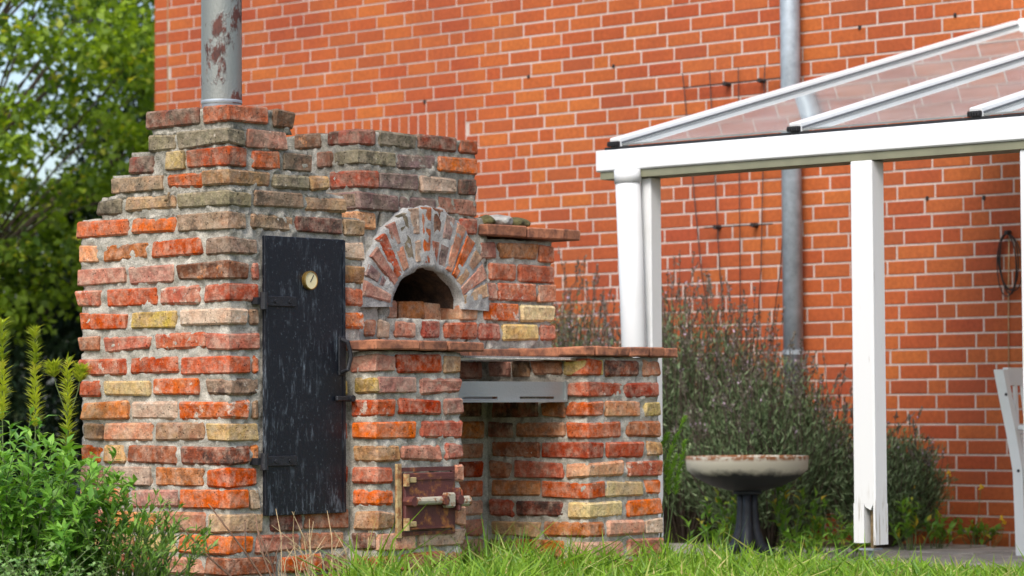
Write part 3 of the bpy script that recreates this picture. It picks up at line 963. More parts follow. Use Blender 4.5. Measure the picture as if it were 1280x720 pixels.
# arch ring: rough mortar vault and wedge bricks
ai, bi, ao, bo = .200, .150, .368, .398
mb = MB(); V = []; F = []; NA, NR = 64, 12; a0, a1 = R(-1), R(181)
for dep in range(4):
    yy = (.243, .243, .285, .80)[dep]
    for i in range(NA + 1):
        t = a0 + (a1 - a0) * i / NA
        for j in range(NR + 1):
            q = j / NR; p = Vector((XC + (ai + (ao - ai) * q) * math.cos(t), yy, ZC + (bi + (bo - bi) * q) * math.sin(t)))
            if dep == 0: p.y += fbm(p, 24) * .009 - .003 + .012 * (q > .97)
            if j in (0, NR): p += Vector((math.cos(t), 0, math.sin(t))) * fbm(p, 18) * .012
            V.append(p)
W_ = NR + 1
for i in range(NA):
    for j in range(NR): F.append((i*W_+j, (i+1)*W_+j, (i+1)*W_+j+1, i*W_+j+1))
ST = (NA + 1) * W_
for i in range(NA):
    for (p_, q_) in ((0, 2), (2, 3)):
        F.append((p_*ST+i*W_, q_*ST+i*W_, q_*ST+(i+1)*W_, p_*ST+(i+1)*W_))
        F.append((p_*ST+i*W_+NR, p_*ST+(i+1)*W_+NR, q_*ST+(i+1)*W_+NR, q_*ST+i*W_+NR))
mb.add(V, F); arch = mb.build('oven_arch', M_ARCHM, bbq, True); arch.data.materials.append(M_SOOT)
for pl in arch.data.polygons:
    if max(arch.data.vertices[q].co.y for q in pl.vertices) > .7: pl.material_index = 1
ring = [('p', 1), ('u', 2), ('p', 1), ('R', 1), ('p', 2), ('m', 1), ('w', 2), ('r', 1), ('D', 2), ('u', 2), ('p', 1), ('r', 1), ('t', 2), ('p', 1), ('t', 1)]
rng = random.Random(8); nr_ = len(ring)
for i, (code, cut) in enumerate(ring):
    t = math.pi - R(4) - (math.pi - R(10)) * (i + .5) / nr_
    segs = [(.08, .97)] if cut == 1 else [(.09, .48), (.55, .97)]
    for s0, s1 in segs:
        def pt(q, s): 
            return Vector((XC + (ai + (ao-ai)*q) * math.cos(t), 0, ZC + (bi + (bo-bi)*q) * math.sin(t)))
        p0, p1 = pt(s0 + rng.uniform(-.01, .02), 0), pt(s1 + rng.uniform(-.03, .0), 0); d_ = (p1 - p0).normalized(); sd_ = Vector((-d_.z, 0, d_.x))
        w0 = .0155 + .010 * s0 + rng.uniform(-.002, .002); w1 = .0165 + .012 * s1 + rng.uniform(-.002, .003)
        yf = .236 + rng.uniform(-.003, .004); ce = (p0 + p1) / 2; e = .005
        V = [];
        for (pp, ww, sg) in ((p0, w0, 1), (p1, w1, -1)):
            for yy, ins in ((yf, e), (yf + e, 0), (yf + .15, 0)):
                for s_ in (-1, 1):
                    j_ = Vector((rng.uniform(-.002, .002), rng.uniform(-.0015, .0015), rng.uniform(-.002, .002)))
                    V.append(pp + d_ * sg * ins + sd_ * s_ * (ww - ins) + Vector((0, yy, 0)) + j_)
        F = [(0,1,7,6),(0,6,8,2),(1,3,9,7),(0,2,3,1),(6,7,9,8),(2,8,10,4),(3,5,11,9),(2,4,5,3),(8,9,11,10),(4,10,11,5)]
        ce = ce + Vector((0, .3, 0))
        me = mesh_np('arch_brick', [v - ce for v in V], F); recalc(me); me.materials.append(OB[code])
        o = bpy.data.objects.new('arch_brick', me); COL.objects.link(o); o.parent = arch; o.location = ce
mb = MB(); mb.box((XC - .3, .78, 1.0), (XC + .3, .82, 1.5)); mb.box((XC - .21, .36, 1.10), (XC + .21, .78, 1.152)); mb.build('oven_chamber', M_SOOT, bbq)

# clinker cover tiles
rng = random.Random(4)
def tile(x0, x1, y0, y1, z0, z1, mat=M_TILE):
    lo = Vector((x0, y0, z0)); hi = Vector((x1, y1, z1)); ce = (lo + hi) / 2
    V, F = chamfer(tuple(lo - ce), tuple(hi - ce), .005, .002, rng)
    me = mesh_np('cover_tile', V, F); recalc(me); me.materials.append(mat)
    o = bpy.data.objects.new('cover_tile', me); COL.objects.link(o); o.parent = bbq
    o.matrix_parent_inverse = Matrix.Translation(-Vector(bbq.location))
    o.location = ce; o.rotation_euler = (rng.uniform(-.006, .006), rng.uniform(-.008, .008), rng.uniform(-.008, .008))
for a, b in ((.562, .795), (.799, .948), (.955, 1.15)):
    tile(a, b, -.168 + rng.uniform(-.004, .006), -.006 if a < .6 else .235, 1.016, 1.051)
for a, b in ((1.738, 1.800), (1.804, 1.945), (1.949, 2.02), (2.024, 2.150), (2.154, 2.245), (2.249, 2.334)):
    tile(a, b, -.168 + rng.uniform(-.005, .006), -.03, 1.006, 1.043)
tile(1.742, 2.33, -.026, .10, 1.006, 1.042); tile(1.746, 2.33, .104, .243, 1.006, 1.042)
tile(1.155, 1.44, .17, .245, 1.002, 1.036); tile(1.444, 1.738, .17, .246, 1.002, 1.036)
for a, b in ((1.597, 1.84), (1.844, 2.07), (2.074, 2.178)):
    tile(a, b, .215 + rng.uniform(-.004, .004), .60, 1.487, 1.531)

# stove pipe
pc = Vector((.168, .212))
mb = MB(); mb.tube([(pc.x, pc.y, 1.895), (pc.x, pc.y, 3.3)], .0725, 32, False); mb.tube([(pc.x, pc.y, 3.3), (pc.x, pc.y, 1.9)], .070, 32, False)
sp = mb.build('stove_pipe', M_PIPE, bbq, True)
mb = MB(); mb.lathe([(.0712, 1.80), (.0705, 1.895), (.0735, 1.900), (.0735, 1.906), (.0726, 1.909)], (pc.x, pc.y, 0), 32); mb.build('pipe_socket', M_ZINC, sp, True)

# smoker door
mb = MB(); mb.box((.156, -.020, .430), (.560, -.004, 1.416), bev=.003); sdoor = mb.build('smoker_door', M_DOOR, bbq)
mb = MB(); mb.box((.1585, -.0225, .4325), (.172, -.0195, 1.4135)); mb.box((.544, -.0225, .4325), (.5575, -.0195, 1.4135)); mb.box((.1725, -.0225, .4325), (.5435, -.0195, .4425)); mb.build('door_edge', M_DOOR, sdoor)
for z in (1.185, .622):
    mb = MB(); mb.box((.135, -.028, z - .018), (.305, -.0205, z + .018), bev=.002); mb.tube([(.142, -.030, z - .030), (.142, -.030, z + .030)], .014, 12)
    for q in (.20, .27): mb.tube([(q, -.034, z), (q, -.026, z)], .007, 8)
    mb.box((.118, -.022, z - .012), (.140, .02, z + .012)); mb.build('hinge', M_IRON, sdoor)
mb = MB(); mb.tube([(.535, -.022, 1.055), (.535, -.055, 1.045), (.545, -.060, 1.0), (.545, -.060, .985), (.535, -.055, .945), (.535, -.022, .935)], .008, 10)
mb.box((.520, -.026, .925), (.557, -.0205, 1.065), bev=.002); mb.build('handle', M_IRON, sdoor)
mb = MB(); mb.box((.500, -.036, .833), (.592, -.0235, .851), bev=.003); mb.tube([(.575, -.045, .842), (.575, -.01, .842)], .012, 8); mb.build('latch', M_IRON, sdoor)
gc = (.372, 1.263)
def disc(mb, r0, y0, r1, y1, n=24):
    b_ = len(mb.v)
    for r_, yy in ((r0, y0), (r1, y1)):
        for k_ in range(n): mb.v.append((gc[0] + r_ * math.cos(2*math.pi*k_/n), yy, gc[1] + r_ * math.sin(2*math.pi*k_/n)))
    for k_ in range(n): mb.f.append((b_+k_, b_+(k_+1) % n, b_+n+(k_+1) % n, b_+n+k_))
    return b_
mb = MB(); disc(mb, .034, -.02, .034, -.034); disc(mb, .034, -.034, .030, -.036); disc(mb, .030, -.036, .030, -.033); tg = mb.build('thermometer', M_BRASS, sdoor)
mb = MB(); b_ = disc(mb, .0305, -.0325, .001, -.0328); mb.build('dial', M_DIAL, tg)
mb = MB(); mb.bar((gc[0] - .004, -.0338, gc[1] - .006), (gc[0] + .012, -.0338, gc[1] + .018), .003, .001, up=(0, 1, 0)); mb.build('needle', M_WIRE, tg)

# rusty ash door
ad = MB(); ad.box((.690, -.150, .335), (.716, -.138, .604), bev=.002); fr_ = ad.build('ash_door_frame', M_RUSTFRAME, bbq)
ad = MB(); ad.box((.717, -.146, .575), (1.005, -.136, .590)); ad.box((.717, -.146, .343), (1.005, -.136, .357)); ad.box((.990, -.146, .358), (1.005, -.136, .574)); ad.build('frame_edge', M_RUSTDOOR, fr_)
ad = MB(); ad.box((.724, -.158, .362), (.985, -.140, .570), bev=.004); adr = ad.build('ash_door', M_RUSTDOOR, bbq)
ad = MB(); ad.box((.735, -.163, .545), (.975, -.1585, .556)); ad.box((.735, -.164, .366), (.975, -.1585, .372)); ad.build('door_rib', M_RUSTDOOR, adr)
for z in (.545, .385):
    ad = MB(); ad.tube([(.722, -.166, z - .022), (.722, -.166, z + .022)], .012, 10); ad.box((.722, -.168, z - .010), (.775, -.159, z + .010), bev=.002); ad.build('hinge', M_RUSTFRAME, adr)
ad = MB(); ad.tube([(.735, -.176, .468), (.905, -.176, .468)], .015, 10); ad.box((.915, -.190, .440), (.965, -.160, .495), bev=.006); lt = ad.build('latch_bar', M_LATCH, adr)
for x in (.735, .905, .985):
    ad = MB(); ad.tube([(x, -.176 - .02, .468), (x, -.150, .468)], .018, 8)
    if x > .95: ad.box((.978, -.192, .428), (.992, -.158, .512), bev=.003)
    ad.build('bolt', M_RUSTDOOR, lt)
ad = MB(); ad.tube([(.995, -.176, .462), (1.045, -.176, .462)], .020, 10); ad.build('bolt_end', M_LATCH, lt)

# grate and sheet steel ash tray in the grill bay
gr_ = empty('grill_grate', (1.43, .08, 1.0)); tag(gr_, 'bright steel rod grate laid across the grill bay', 'grill grate')
mb = MB()
for yy in (-.085, .08, .235): mb.tube([(1.082, yy, .992), (1.778, yy, .992)], .004, 6)
mb.build('frame', M_GRATE, gr_)
mb = MB()
for i in range(56): mb.tube([(1.09 + i * .0124, -.098, .9985), (1.09 + i * .0124, .24, .9985)], .0027, 5)
mb.build('rods', M_GRATE, gr_)
tray = empty('ash_tray', (1.43, .1, .83)); tag(tray, 'grey sheet steel ash tray below the grate with two slots in its front', 'ash tray')
mb = MB(); x0, x1, yf = 1.073, 1.783, -.024
mb.box((x0, yf, .848), (x1, yf + .003, .906)); 
cuts = [x0, 1.185, 1.385, 1.515, 1.72, x1]
for i in (0, 2, 4): mb.box((cuts[i], yf, .834), (cuts[i+1], yf + .003, .848))
mb.box((x0, yf - .010, .826), (x1, yf + .003, .834)); mb.build('front_plate', M_STEEL, tray)
mb = MB(); mb.box((x1 - .004, yf - .014, .828), (x1 + .003, yf - .0005, .908)); mb.build('end_flange', M_STEEL, tray)
mb = MB(); mb.box((x0, yf + .004, .835), (x1, .36, .839)); mb.box((x0, .355, .84), (x1, .36, .90)); mb.build('pan', M_STEEL, tray)
# iron peg left in the tower side
mb = MB(); mb.tube([(-.004, .30, 1.575), (-.02, .298, 1.545), (-.05, .27, 1.543), (-.055, .262, 1.548)], .005, 6); mb.build('iron_peg', M_ROT, bbq, True)

# stones left on the shoulder cap
def stone(name, c_, r3, mat, seed, label):
    bm = bmesh.new(); bmesh.ops.create_icosphere(bm, subdivisions=3, radius=1)
    for v in bm.verts:
        q = v.co.copy(); s_ = 1 + .25 * noise.noise(q * 1.3 + Vector((seed, 0, 0))) + .08 * noise.noise(q * 4 + Vector((0, seed, 0)))
        v.co = Vector((q.x * r3[0], q.y * r3[1], max(q.z, -.75) * r3[2])) * s_
    me = bpy.data.meshes.new(name); bm.to_mesh(me); bm.free()
    o = link(name, me, mat); o.location = c_; tag(o, label, 'stone'); return o
stone('stone', (1.655, .27, 1.549), (.038, .04, .022), M_MOSSSTONE, 1, 'small dark stone on the shoulder cap touching the oven')
stone('stone', (1.738, .28, 1.551), (.062, .06, .026), M_STONE, 4, 'pale grey flat stone on the shoulder cap')
stone('stone', (1.862, .30, 1.549), (.065, .06, .024), M_MOSSSTONE, 9, 'mossy brown stone on the middle of the shoulder cap')

# ------------------------------------------------------------------ fire bowl on its iron pedestal
fb = empty('fire_bowl', (4.676, 1.227, .05)); tag(fb, 'wide shallow fire bowl, cream above and sooty black below, on three iron legs', 'fire bowl')
bc = (4.676, 1.227, 0); prof = [(.0, .385), (.10, .390), (.19, .418), (.26, .455), (.300, .492), (.306, .552), (.304, .560), (.296, .560), (.292, .50), (.25, .47), (.12, .42), (.0, .412)]
mb = MB(); mb.lathe(prof, bc, 48); mb.build('bowl', M_BOWL, fb, True)
for k_, ang in enumerate((R(-50), R(120), R(212))):
    dx, dy = math.cos(ang), math.sin(ang); m_ = MB()
    pts = [(4.676 + dx * r_, 1.227 + dy * r_, z) for r_, z in ((.030, .40), (.030, .30), (.034, .20), (.052, .12), (.095, .080), (.17, .058))]
    m_.tube(pts, [.020, .022, .028, .036, .034, .016], 10); m_.build('leg', M_BOWLIRON, fb, True)
mb = MB(); mb.lathe([(.0, .395), (.07, .392), (.075, .372), (.0, .365)], bc, 20); mb.build('collar', M_BOWLIRON, fb, True)
# ------------------------------------------------------------------ vegetation
def leaves(name, P, D, N, L, Wd, mat, parent=None, fold=.25, rnd=None, bend=.15, seed=0):
    """one mesh of many separate leaves: P base points, D direction, N upper side, lengths, widths (numpy)"""
    n_ = len(P); P = np.asarray(P, float); D = np.asarray(D, float); N = np.asarray(N, float)
    D /= np.linalg.norm(D, axis=1)[:, None] + 1e-9
    S = np.cross(D, N); S /= np.linalg.norm(S, axis=1)[:, None] + 1e-9
    U = np.cross(S, D); L = np.asarray(L)[:, None]; Wd = np.asarray(Wd)[:, None]
    v = np.empty((n_, 6, 3))
    v[:, 0] = P
    v[:, 1] = P + D * L * .42 + S * Wd * .5 + U * Wd * fold
    v[:, 2] = P + D * L * .45 + U * L * .03
    v[:, 3] = P + D * L * .42 - S * Wd * .5 + U * Wd * fold
    v[:, 4] = P + D * L - U * L * bend
    v = v[:, :5].reshape(-1, 3)
    me = bpy.data.meshes.new(name); me.vertices.add(n_ * 5); me.vertices.foreach_set('co', v.ravel())
    base = (np.arange(n_) * 5)[:, None]
    tri = (base[:, :, None] + np.array([[0, 2, 1], [0, 3, 2], [2, 4, 1], [2, 3, 4]])[None]).reshape(-1, 3)
    me.loops.add(tri.size); me.loops.foreach_set('vertex_index', tri.ravel())
    me.polygons.add(len(tri)); me.polygons.foreach_set('loop_start', np.arange(len(tri)) * 3)
    me.update(calc_edges=True); me.validate()
    g = np.random.default_rng(seed); r_ = g.random(n_) if rnd is None else np.asarray(rnd)
    a = me.attributes.new('rnd', 'FLOAT', 'FACE'); a.data.foreach_set('value', np.repeat(r_, 4).astype(np.float32))
    return link(name, me, mat, parent)
def unit(g, n_):
    q = g.normal(size=(n_, 3)); return q / np.linalg.norm(q, axis=1)[:, None]

# ---- grass
g = np.random.default_rng(2)
def grass_points(n_, test):
    pts = []
    while len(pts) < n_:
        d = g.uniform(7.6, 15.2, 4000); u = g.uniform(-80, 1380, 4000)
        X = CAM.x + d * (c_d.x + (u - 640) / 3600 * c_r.x); Y = CAM.y + d * (c_d.y + (u - 640) / 3600 * c_r.y)
        for x, y in zip(X, Y):
            h = test(x, y)
            if h > 0: pts.append((x, y, h))
    return np.array(pts[:n_])
def inside(x, y):
    return (-.0 < x < .69 and -.0 < y < .81) or (.59 < x < 1.075 and -.14 < y < .4) or (1.78 < x < 2.265 and -.14 < y < .6) or (1.0 < x < 1.9 and .3 < y < .9)
def gh(x, y):
    if inside(x, y) or x > 4.75 or (x > 4.2 and g.random() < (x - 4.2) * 1.9): return 0
    cl = noise.noise((x * 1.7, y * 1.7, 3)) ; c2 = noise.noise((x * 5, y * 5, 9))
    if c2 + cl < -.28: return 0
    h = .10 + .05 * cl + .05 * c2
    near = math.exp(-((max(0, -.14 - y)) / .5) ** 2) * (x > -.8) * (x < 2.6)
    h += .085 * near * (.75 + .5 * c2) * (1.15 if x < 1.5 else .75)
    if x > 2.2: h *= 1 - .5 * sstep(2.2, 2.7, x)
    lat = x * .658 - y * .753
    h *= .22 + .78 * sstep(.22, .50, lat + .08 * c2)
    return max(.03, h) * g.uniform(.4, 1.15) * (1.5 if g.random() < .06 else 1)
G = grass_points(36000, gh)
nb = len(G); P = np.c_[G[:, 0], G[:, 1], [gz(x, y) - .01 for x, y in G[:, :2]]]
lean = g.normal(size=(nb, 2)) * .36; Dv = np.c_[lean, np.ones(nb)]
# two-part blades: straight foot and drooping tip
def blades(name, P, Dv, H, wd, mat, seed=1):
    n_ = len(P); g2 = np.random.default_rng(seed)
    S = np.cross(Dv, np.c_[g2.normal(size=(n_, 2)), np.zeros(n_)]); S /= np.linalg.norm(S, axis=1)[:, None]
    Dn = Dv / np.linalg.norm(Dv, axis=1)[:, None]; H = H[:, None]; wd = wd[:, None]
    dr = np.c_[Dv[:, 0], Dv[:, 1], np.zeros(n_)] * H * g2.uniform(.2, 1.3, n_)[:, None]
    v = np.empty((n_, 5, 3)); v[:, 0] = P - S * wd; v[:, 1] = P + S * wd
    m_ = P + Dn * H * .55; v[:, 2] = m_ - S * wd * .8; v[:, 3] = m_ + S * wd * .8
    v[:, 4] = P + Dn * H + dr
    me = bpy.data.meshes.new(name); me.vertices.add(n_ * 5); me.vertices.foreach_set('co', v.reshape(-1))
    base = (np.arange(n_) * 5)[:, None, None]
    tri = (base + np.array([[0, 1, 3], [0, 3, 2], [2, 3, 4]])[None]).reshape(-1, 3)
    me.loops.add(tri.size); me.loops.foreach_set('vertex_index', tri.ravel())
    me.polygons.add(len(tri)); me.polygons.foreach_set('loop_start', np.arange(len(tri)) * 3)
    me.update(calc_edges=True)
    a = me.attributes.new('rnd', 'FLOAT', 'FACE'); a.data.foreach_set('value', np.repeat(g2.random(n_), 3).astype(np.float32))
    return link(name, me, mat)
tag(blades('lawn_grass', P, Dv, G[:, 2], g.uniform(.0022, .0060, nb), L_GRASS), 'uncut green lawn grass growing round the barbecue and up to the paving', 'grass', kind='stuff')

# ---- generic leafy plant
def plant(name, label, cat, base, stems, leaf, mat, stem_mat=M_STEM, group=None, seed=0):
    """stems: list of (list of points, radius); leaf: dict(n, L, W, up, out)"""
    g = np.random.default_rng(seed); root = empty(name, base); tag(root, label, cat, group)
    mb = MB(); Ps, Ds, Ns, Ls, Ws = [], [], [], [], []
    for pts, rad in stems:
        pts = [Vector(p) for p in pts]; m_ = len(pts)
        mb.tube(pts, [rad * (1 - .75 * i / (m_ - 1)) for i in range(m_)], 5, False)
        seg = np.array([tuple(p) for p in pts]); 
        n_ = leaf['n']
        t = g.uniform(leaf.get('t0', .15), 1, n_) ** leaf.get('pw', .8) * (m_ - 1); i0 = np.minimum(t.astype(int), m_ - 2); fr = (t - i0)[:, None]
        p = seg[i0] * (1 - fr) + seg[i0 + 1] * fr; tg = seg[i0 + 1] - seg[i0]; tg /= np.linalg.norm(tg, axis=1)[:, None] + 1e-9
        o_ = unit(g, n_); o_ -= tg * (o_ * tg).sum(1)[:, None]; o_ /= np.linalg.norm(o_, axis=1)[:, None] + 1e-9
        d = tg * leaf['up'] + o_ * leaf['out'] + np.array([0, 0, leaf.get('lift', 0)]) + g.normal(size=(n_, 3)) * .15
        Ps.append(p); Ds.append(d); Ns.append(tg * .6 + np.array([0, 0, 1.]) + g.normal(size=(n_, 3)) * .2)
        sc = g.uniform(.65, 1.2, n_) * (1 - .35 * (t / (m_ - 1)) * leaf.get('taper', 1)); Ls.append(leaf['L'] * sc); Ws.append(leaf['W'] * sc)
    leaves('foliage', np.vstack(Ps), np.vstack(Ds), np.vstack(Ns), np.hstack(Ls), np.hstack(Ws), mat, root, leaf.get('fold', .2), None, leaf.get('bend', .12), seed)
    mb.build('stem', stem_mat, root, True)
    return root
def stem_fan(base, n_, h, spread, seed, droop=.0, jitter=.03, hv=.25, k=5):
    rg = random.Random(seed); out = []
    for _ in range(n_):
        a = rg.uniform(0, 6.283); s_ = math.sqrt(rg.random()) * spread; hh = h * rg.uniform(1 - hv, 1) * (1 - .35 * (s_ / (spread + 1e-6)) ** 2)
        bx, by = base[0] + s_ * .35 * math.cos(a), base[1] + s_ * .35 * math.sin(a); pts = []
        for i in range(k):
            t = i / (k - 1); w = t ** 1.3
            pts.append((bx + s_ * .65 * w * math.cos(a) + rg.uniform(-1, 1) * jitter * t, by + s_ * .65 * w * math.sin(a) + rg.uniform(-1, 1) * jitter * t,
                        base[2] + hh * (t - droop * t * t)))
        out.append((pts, .004))
    return out
# big leafy shrub at the left front
plant('leafy_shrub', 'bushy green shrub with pointed leaves beside the smoker tower', 'shrub', (-.80, .22, .15),
      stem_fan((-.80, .22, .14), 60, .74, .40, 1) + stem_fan((-1.05, .42, .14), 44, .72, .36, 2) + stem_fan((-.68, .06, .14), 40, .54, .28, 3), dict(n=44, L=.080, W=.031, up=.55, out=.8, bend=.2, t0=.1), L_SHRUB, seed=1)
# yellow-green spikes behind the shrub
for i, (x, y, zt, n_) in enumerate(((-.335, .82, 1.12, 260), (-.255, .735, 1.09, 260), (-.175, .65, .98, 200))):
    st = [([(x, y, .15), (x + .005, y, zt * .5), (x, y, zt)], .005)]
    lab = ('tallest yellow green flower spike at the left edge behind the shrub', 'middle yellow green flower spike behind the shrub', 'short bushy yellow green spike closest to the smoker tower')[i]
    plant('spike_plant', lab, 'plant', (x, y, .15), st + ([([(x, y, zt - .22), (x + .025, y - .03, zt - .1), (x + .035, y - .035, zt - .03)], .003), ([(x, y, zt - .2), (x - .03, y + .03, zt - .08), (x - .035, y + .04, zt - .02)], .003)] if i == 2 else []),
          dict(n=int(n_ * 1.6), L=.056, W=.010, up=.7, out=.8, t0=.62, pw=.8, taper=.6), L_SPIKE, group='yellow green spikes behind the shrub', seed=20 + i)
# pale small-leaved herb and a narrow-leaved one in front
plant('round_leaved_herb', 'pale green herb with small round leaves at the bottom left', 'plant', (-.93, -.16, .15),
      stem_fan((-.96, -.12, .14), 34, .32, .30, 5, .1, .06), dict(n=20, L=.026, W=.024, up=.2, out=1., bend=.05, lift=.3), L_ROUND, seed=5)
plant('narrow_leaved_herb', 'upright herb with narrow leaves at the foot of the tower', 'plant', (-.52, -.10, .15),
      stem_fan((-.55, -.08, .14), 64, .44, .34, 7, .05, .06), dict(n=34, L=.042, W=.011, up=1., out=.6, taper=.4), L_NARROW, seed=7)
# dark dry stalks before the tower corner, straw below the smoker door
rg = random.Random(12)
ds = empty('dry_stalks', (.0, -.25, .15)); tag(ds, 'dark dry branching stalks before the tower corner', 'dead plant')
for (x, y, tx_, ty, tz_) in ((-.05, -.22, -.33, -.02, .47), (.02, -.25, -.16, -.08, .48), (.03, -.22, .0, -.12, .43), (.08, -.2, .04, -.1, .40)):
    mb = MB(); p0, p1 = Vector((x, y, .14)), Vector((tx_, ty, tz_)); pts = [p0.lerp(p1, t) + Vector((rg.uniform(-.012, .012), 0, rg.uniform(-.01, .01))) for t in (0, .25, .5, .75, 1)]
    mb.tube(pts, [.0045, .004, .0035, .003, .002], 5)
    mb.tube([pts[2], pts[2].lerp(p1, .5) + Vector((.06, -.02, .02))], [.003, .0015], 5); mb.build('stalk', M_DRY, ds, True)
sg = empty('straw_tuft', (.4, -.1, .15)); tag(sg, 'thin tuft of dry straw leaning below the black smoker door', 'dead grass')
mb = MB()
for i in range(38):
    x = rg.uniform(.12, .60); l_ = rg.uniform(-.16, .16); h_ = rg.uniform(.10, .32)
    mb.tube([(x, -.12, .14), (x + l_ * .4, -.10, .14 + h_ * .7), (x + l_, -.09 + rg.uniform(-.05, .04), .14 + h_)], [.0022, .0018, .001], 4, False)
mb.build('straw', M_STRAW, sg)
# feathery frond right of the right pier
plant('feathery_plant', 'bright green feathery plant growing beside the right pier', 'plant', (2.50, .02, .12),
      [([(2.46, .05, .12), (2.47, .03, .4), (2.50, .02, .6), (2.56, -.02, .76)], .005), ([(2.46, .06, .12), (2.45, .07, .4), (2.47, .06, .60), (2.51, .03, .69)], .004),
       ([(2.46, .04, .12), (2.48, .01, .35), (2.47, .0, .5), (2.50, -.02, .60)], .004), ([(2.47, .04, .12), (2.50, .01, .35), (2.53, .0, .5), (2.56, -.02, .66)], .004)], dict(n=280, L=.040, W=.009, up=.8, out=.75, t0=.45), L_FEATH, seed=30)
# weeds under and behind the bowl, along the wall foot
rg = random.Random(41)
for i, (u, d, h, n_, lab) in enumerate(((880, 14.0, .32, 9, 'leafy green weed clump behind the right pier'), (915, 14.7, .40, 9, 'leafy weed clump behind the left of the bowl pedestal'), (985, 14.5, .46, 12, 'tall green weed clump right of the bowl pedestal'),
        (1030, 14.6, .34, 11, 'weed clump with yellowed leaves between bowl and rotten post'), (1060, 14.2, .20, 10, 'low weed clump left of the rotten post'), (1005, 14.0, .16, 9, 'lowest yellowing weed clump by the paving edge'),
        (1135, 15.0, .34, 11, 'green weed clump right of the rotten post'), (1165, 15.2, .22, 9, 'small weed clump at the wall foot'), (1215, 15.6, .16, 8, 'tiny weed beside the white chair'))):
    x = CAM.x + d * (c_d.x + (u - 640) / 3600 * c_r.x); y = CAM.y + d * (c_d.y + (u - 640) / 3600 * c_r.y)
    plant('broad_leaved_weed', lab, 'weed', (x, y, .05), stem_fan((x, y, .05), n_, h, .16, 60 + i), dict(n=11, L=.085, W=.030, up=.7, out=.55, bend=.25), L_WEED, group='weeds along the patio edge', seed=70 + i)
# tall grass tuft right of the post and yellow flowers
fl = empty('yellow_flower', (5.85, .9, .05)); tag(fl, 'thin stems with small yellow flowers by the wall beside the chair', 'flower')
mb = MB(); pts = []
for (u, v) in ((1141, 609), (1226, 609), (1280, 627), (1253, 648), (1255, 655), (1186, 592)):
    d = 15.2; x = CAM.x + d * (c_d.x + (u-640)/3600*c_r.x + (360-v)/3600*c_u.x); y = CAM.y + d * (c_d.y + (u-640)/3600*c_r.y + (360-v)/3600*c_u.y); z = CAM.z + d * (c_d.z + (u-640)/3600*c_r.z + (360-v)/3600*c_u.z)
    pts.append((x, y, z)); mb.tube([(x - .03, y + .05, .05), (x - .01, y + .01, z * .6), (x, y, z)], .0016, 4, False)
mb.build('stem', M_STEM, fl)
gg = np.random.default_rng(4)
for p_ in pts:
    q = np.repeat(np.array([p_]), 7, axis=0)
    leaves('flower_head', q, unit(gg, 7) + np.array([0, 0, .4]), unit(gg, 7), np.full(7, .022), np.full(7, .014), L_YEL, fl)

# ---- lavender bushes against the wall
def lavender(base, rad, h, n_, seed, label, spikes=1.0):
    rg = random.Random(seed); g = np.random.default_rng(seed)
    root = empty('lavender_bush', base); tag(root, label, 'lavender', 'lavender bushes along the wall')
    wood = MB(); stems = []; fl_p = []
    for i in range(n_):
        a = rg.uniform(0, 6.283); s_ = math.sqrt(rg.random()); hh = h * (1 - .45 * s_ ** 2) * rg.uniform(.72, 1.05)
        ex, ey = base[0] + rad[0] * s_ * math.cos(a), base[1] + rad[1] * s_ * math.sin(a)
        ex = min(ex, WX - .10)
        b0 = Vector((base[0] + (ex - base[0]) * .15, base[1] + (ey - base[1]) * .15, base[2]))
        p1 = Vector((base[0] + (ex - base[0]) * .75, base[1] + (ey - base[1]) * .75, base[2] + hh * .45)); p2 = Vector((ex, ey, base[2] + hh * .80))
        wood.tube([b0, p1, p2], [.006, .004, .002], 4, False)
        stems.append((p1.lerp(b0, .45), p1, p2))
        if rg.random() < .55 * spikes:
            p3 = p2 + Vector((rg.uniform(-.09, .09), rg.uniform(-.09, .09), rg.uniform(.10, .26) * (h / 1.2))); wood.tube([p2, p3], [.0018, .0014], 4, False); fl_p.append((p2, p3))
    nl = 80; Ps, Ds = [], []
    for a_, b_, c_ in stems:
        t = g.uniform(0, 2, nl); A = np.array(a_); B = np.array(b_); C_ = np.array(c_)
        p = np.where((t < 1)[:, None], A + (B - A) * t[:, None], B + (C_ - B) * (t - 1)[:, None]); p += g.normal(size=p.shape) * .030
        Ps.append(p); tg = (C_ - A); tg /= np.linalg.norm(tg); Ds.append(tg + unit(g, nl) * .8)
    P = np.vstack(Ps); n2 = len(P)
    leaves('foliage', P, np.vstack(Ds), unit(g, n2), g.uniform(.025, .055, n2), g.uniform(.005, .0105, n2), L_LAV, root, .1, None, .1, seed)
    Pf, Df = [], []
    for p2, p3 in fl_p:
        k_ = 16; t = g.uniform(.62, 1.0, k_); A = np.array(p2); B = np.array(p3); Pf.append(A + (B - A) * t[:, None]); Df.append((B - A) / np.linalg.norm(B - A) + unit(g, k_) * .9)
    if Pf:
        Pf = np.vstack(Pf); leaves('flowers', Pf, np.vstack(Df), unit(g, len(Pf)), g.uniform(.014, .026, len(Pf)), g.uniform(.007, .012, len(Pf)), L_LAVF, root, .1, None, .0, seed + 1)
    wood.build('stem', M_BARK, root)
lavender((5.75, 2.45, .05), (.60, .75, 0), 1.62, 720, 3, 'large dark lavender bush behind the fire bowl', .9)
lavender((5.65, 1.80, .05), (.55, .48, 0), 1.22, 460, 4, 'dark lavender bush between fire bowl and rotten post', .8)
lavender((5.95, 3.55, .05), (.50, .70, 0), 1.72, 480, 5, 'lavender bush seen past the shoulder of the oven', 1.2)
lavender((6.00, 1.30, .05), (.40, .32, 0), .80, 260, 6, 'low greyish lavender bush right of the rotten post', .5)

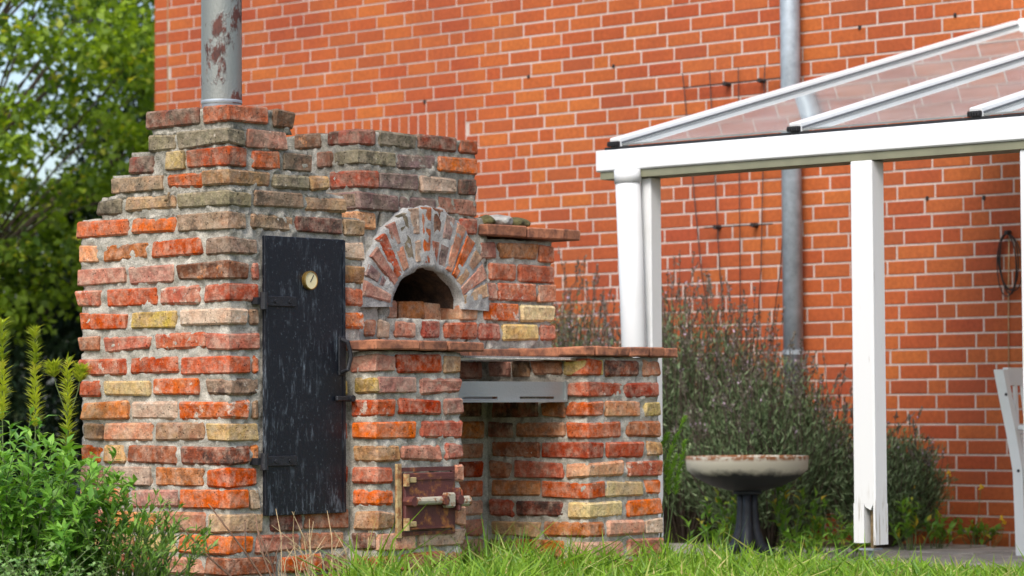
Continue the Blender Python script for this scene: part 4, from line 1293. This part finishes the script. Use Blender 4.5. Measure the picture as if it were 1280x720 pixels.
# ---- trees behind, at the left
def tree(name, label, base, h, crown_c, crown_r, nclump, per, L, Wd, mat, seed, clump_r=.38, shell=.55, trunk=.16):
    rg = random.Random(seed); g = np.random.default_rng(seed); root = empty(name, base); tag(root, label, 'tree', 'trees at the left behind the house corner')
    mb = MB(); b_ = Vector(base); top = Vector(crown_c) + Vector((0, 0, crown_r[2] * .6))
    tp = [b_ + (top - b_) * t + Vector((rg.uniform(-.06, .06), rg.uniform(-.06, .06), 0)) * (t > 0) for t in (0, .2, .4, .6, .8, 1)]
    mb.tube(tp, [trunk, trunk * .8, trunk * .65, trunk * .5, trunk * .32, trunk * .12], 9)
    cs = []
    for i in range(nclump):
        d = Vector(unit(g, 1)[0]); r_ = (shell + (1 - shell) * rg.random() ** .7)
        c_ = Vector(crown_c) + Vector((d.x * crown_r[0], d.y * crown_r[1], d.z * crown_r[2])) * r_
        cs.append(c_)
        if i % 3 == 0:
            s_ = tp[min(5, 1 + int(4 * max(0, min(1, (c_.z - b_.z) / (top.z - b_.z + 1e-6) - .25))))]
            mid = s_.lerp(c_, .5) + Vector((0, 0, .12)); mb.tube([s_, mid, c_], [trunk * .10, trunk * .06, .006], 5, False)
    mb.build('trunk', M_BARK, root, True)
    Pn, Nn = [], []
    for c_ in cs:
        q = unit(g, per) * (g.random(per) ** .5)[:, None] * clump_r * np.array([1, 1, .55]); Pn.append(np.array(c_) + q)
    P = np.vstack(Pn); n_ = len(P); D = unit(g, n_); D[:, 2] -= .35; N = unit(g, n_) * .7 + np.array([0, 0, 1.])
    clr = np.repeat(g.random(len(cs)), per) * .5 + g.random(n_) * .5
    leaves('crown', P, D, N, g.uniform(.7, 1.2, n_) * L, g.uniform(.7, 1.2, n_) * Wd, mat, root, .12, clr, .15, seed)
    return root
tree('broadleaf_tree', 'bright yellow green broadleaf tree at the left behind the chimney', (8.1, 11.9, .0), 6, (8.3, 11.7, 3.55), (2.0, 2.0, 2.15), 235, 120, .080, .064, L_TREE, 1, .32)
tree('broadleaf_tree', 'darker broadleaf tree standing behind the bright one at the left edge', (8.2, 15.2, .0), 6, (8.2, 15.0, 2.3), (2.6, 2.4, 1.9), 90, 100, .11, .08, L_TREE, 2, .42)
tree('conifer_tree', 'low dark conifer under the broadleaf tree at the left', (9.0, 12.6, .0), 3, (9.0, 12.6, 1.05), (2.6, 1.6, 1.25), 260, 150, .12, .03, L_DARK, 3, .36, .3)
tree('conifer_tree', 'dark conifer reaching up beside the house corner', (10.6, 12.4, .0), 6, (10.6, 12.4, 2.6), (1.0, 1.2, 2.6), 150, 150, .13, .03, L_DARK, 4, .40, .3)

for o in bpy.data.objects:
    if o.type == 'MESH' and o.name.split('.')[0] in ('stove_pipe', 'bowl', 'pipe', 'lower_pipe'): recalc(o.data)
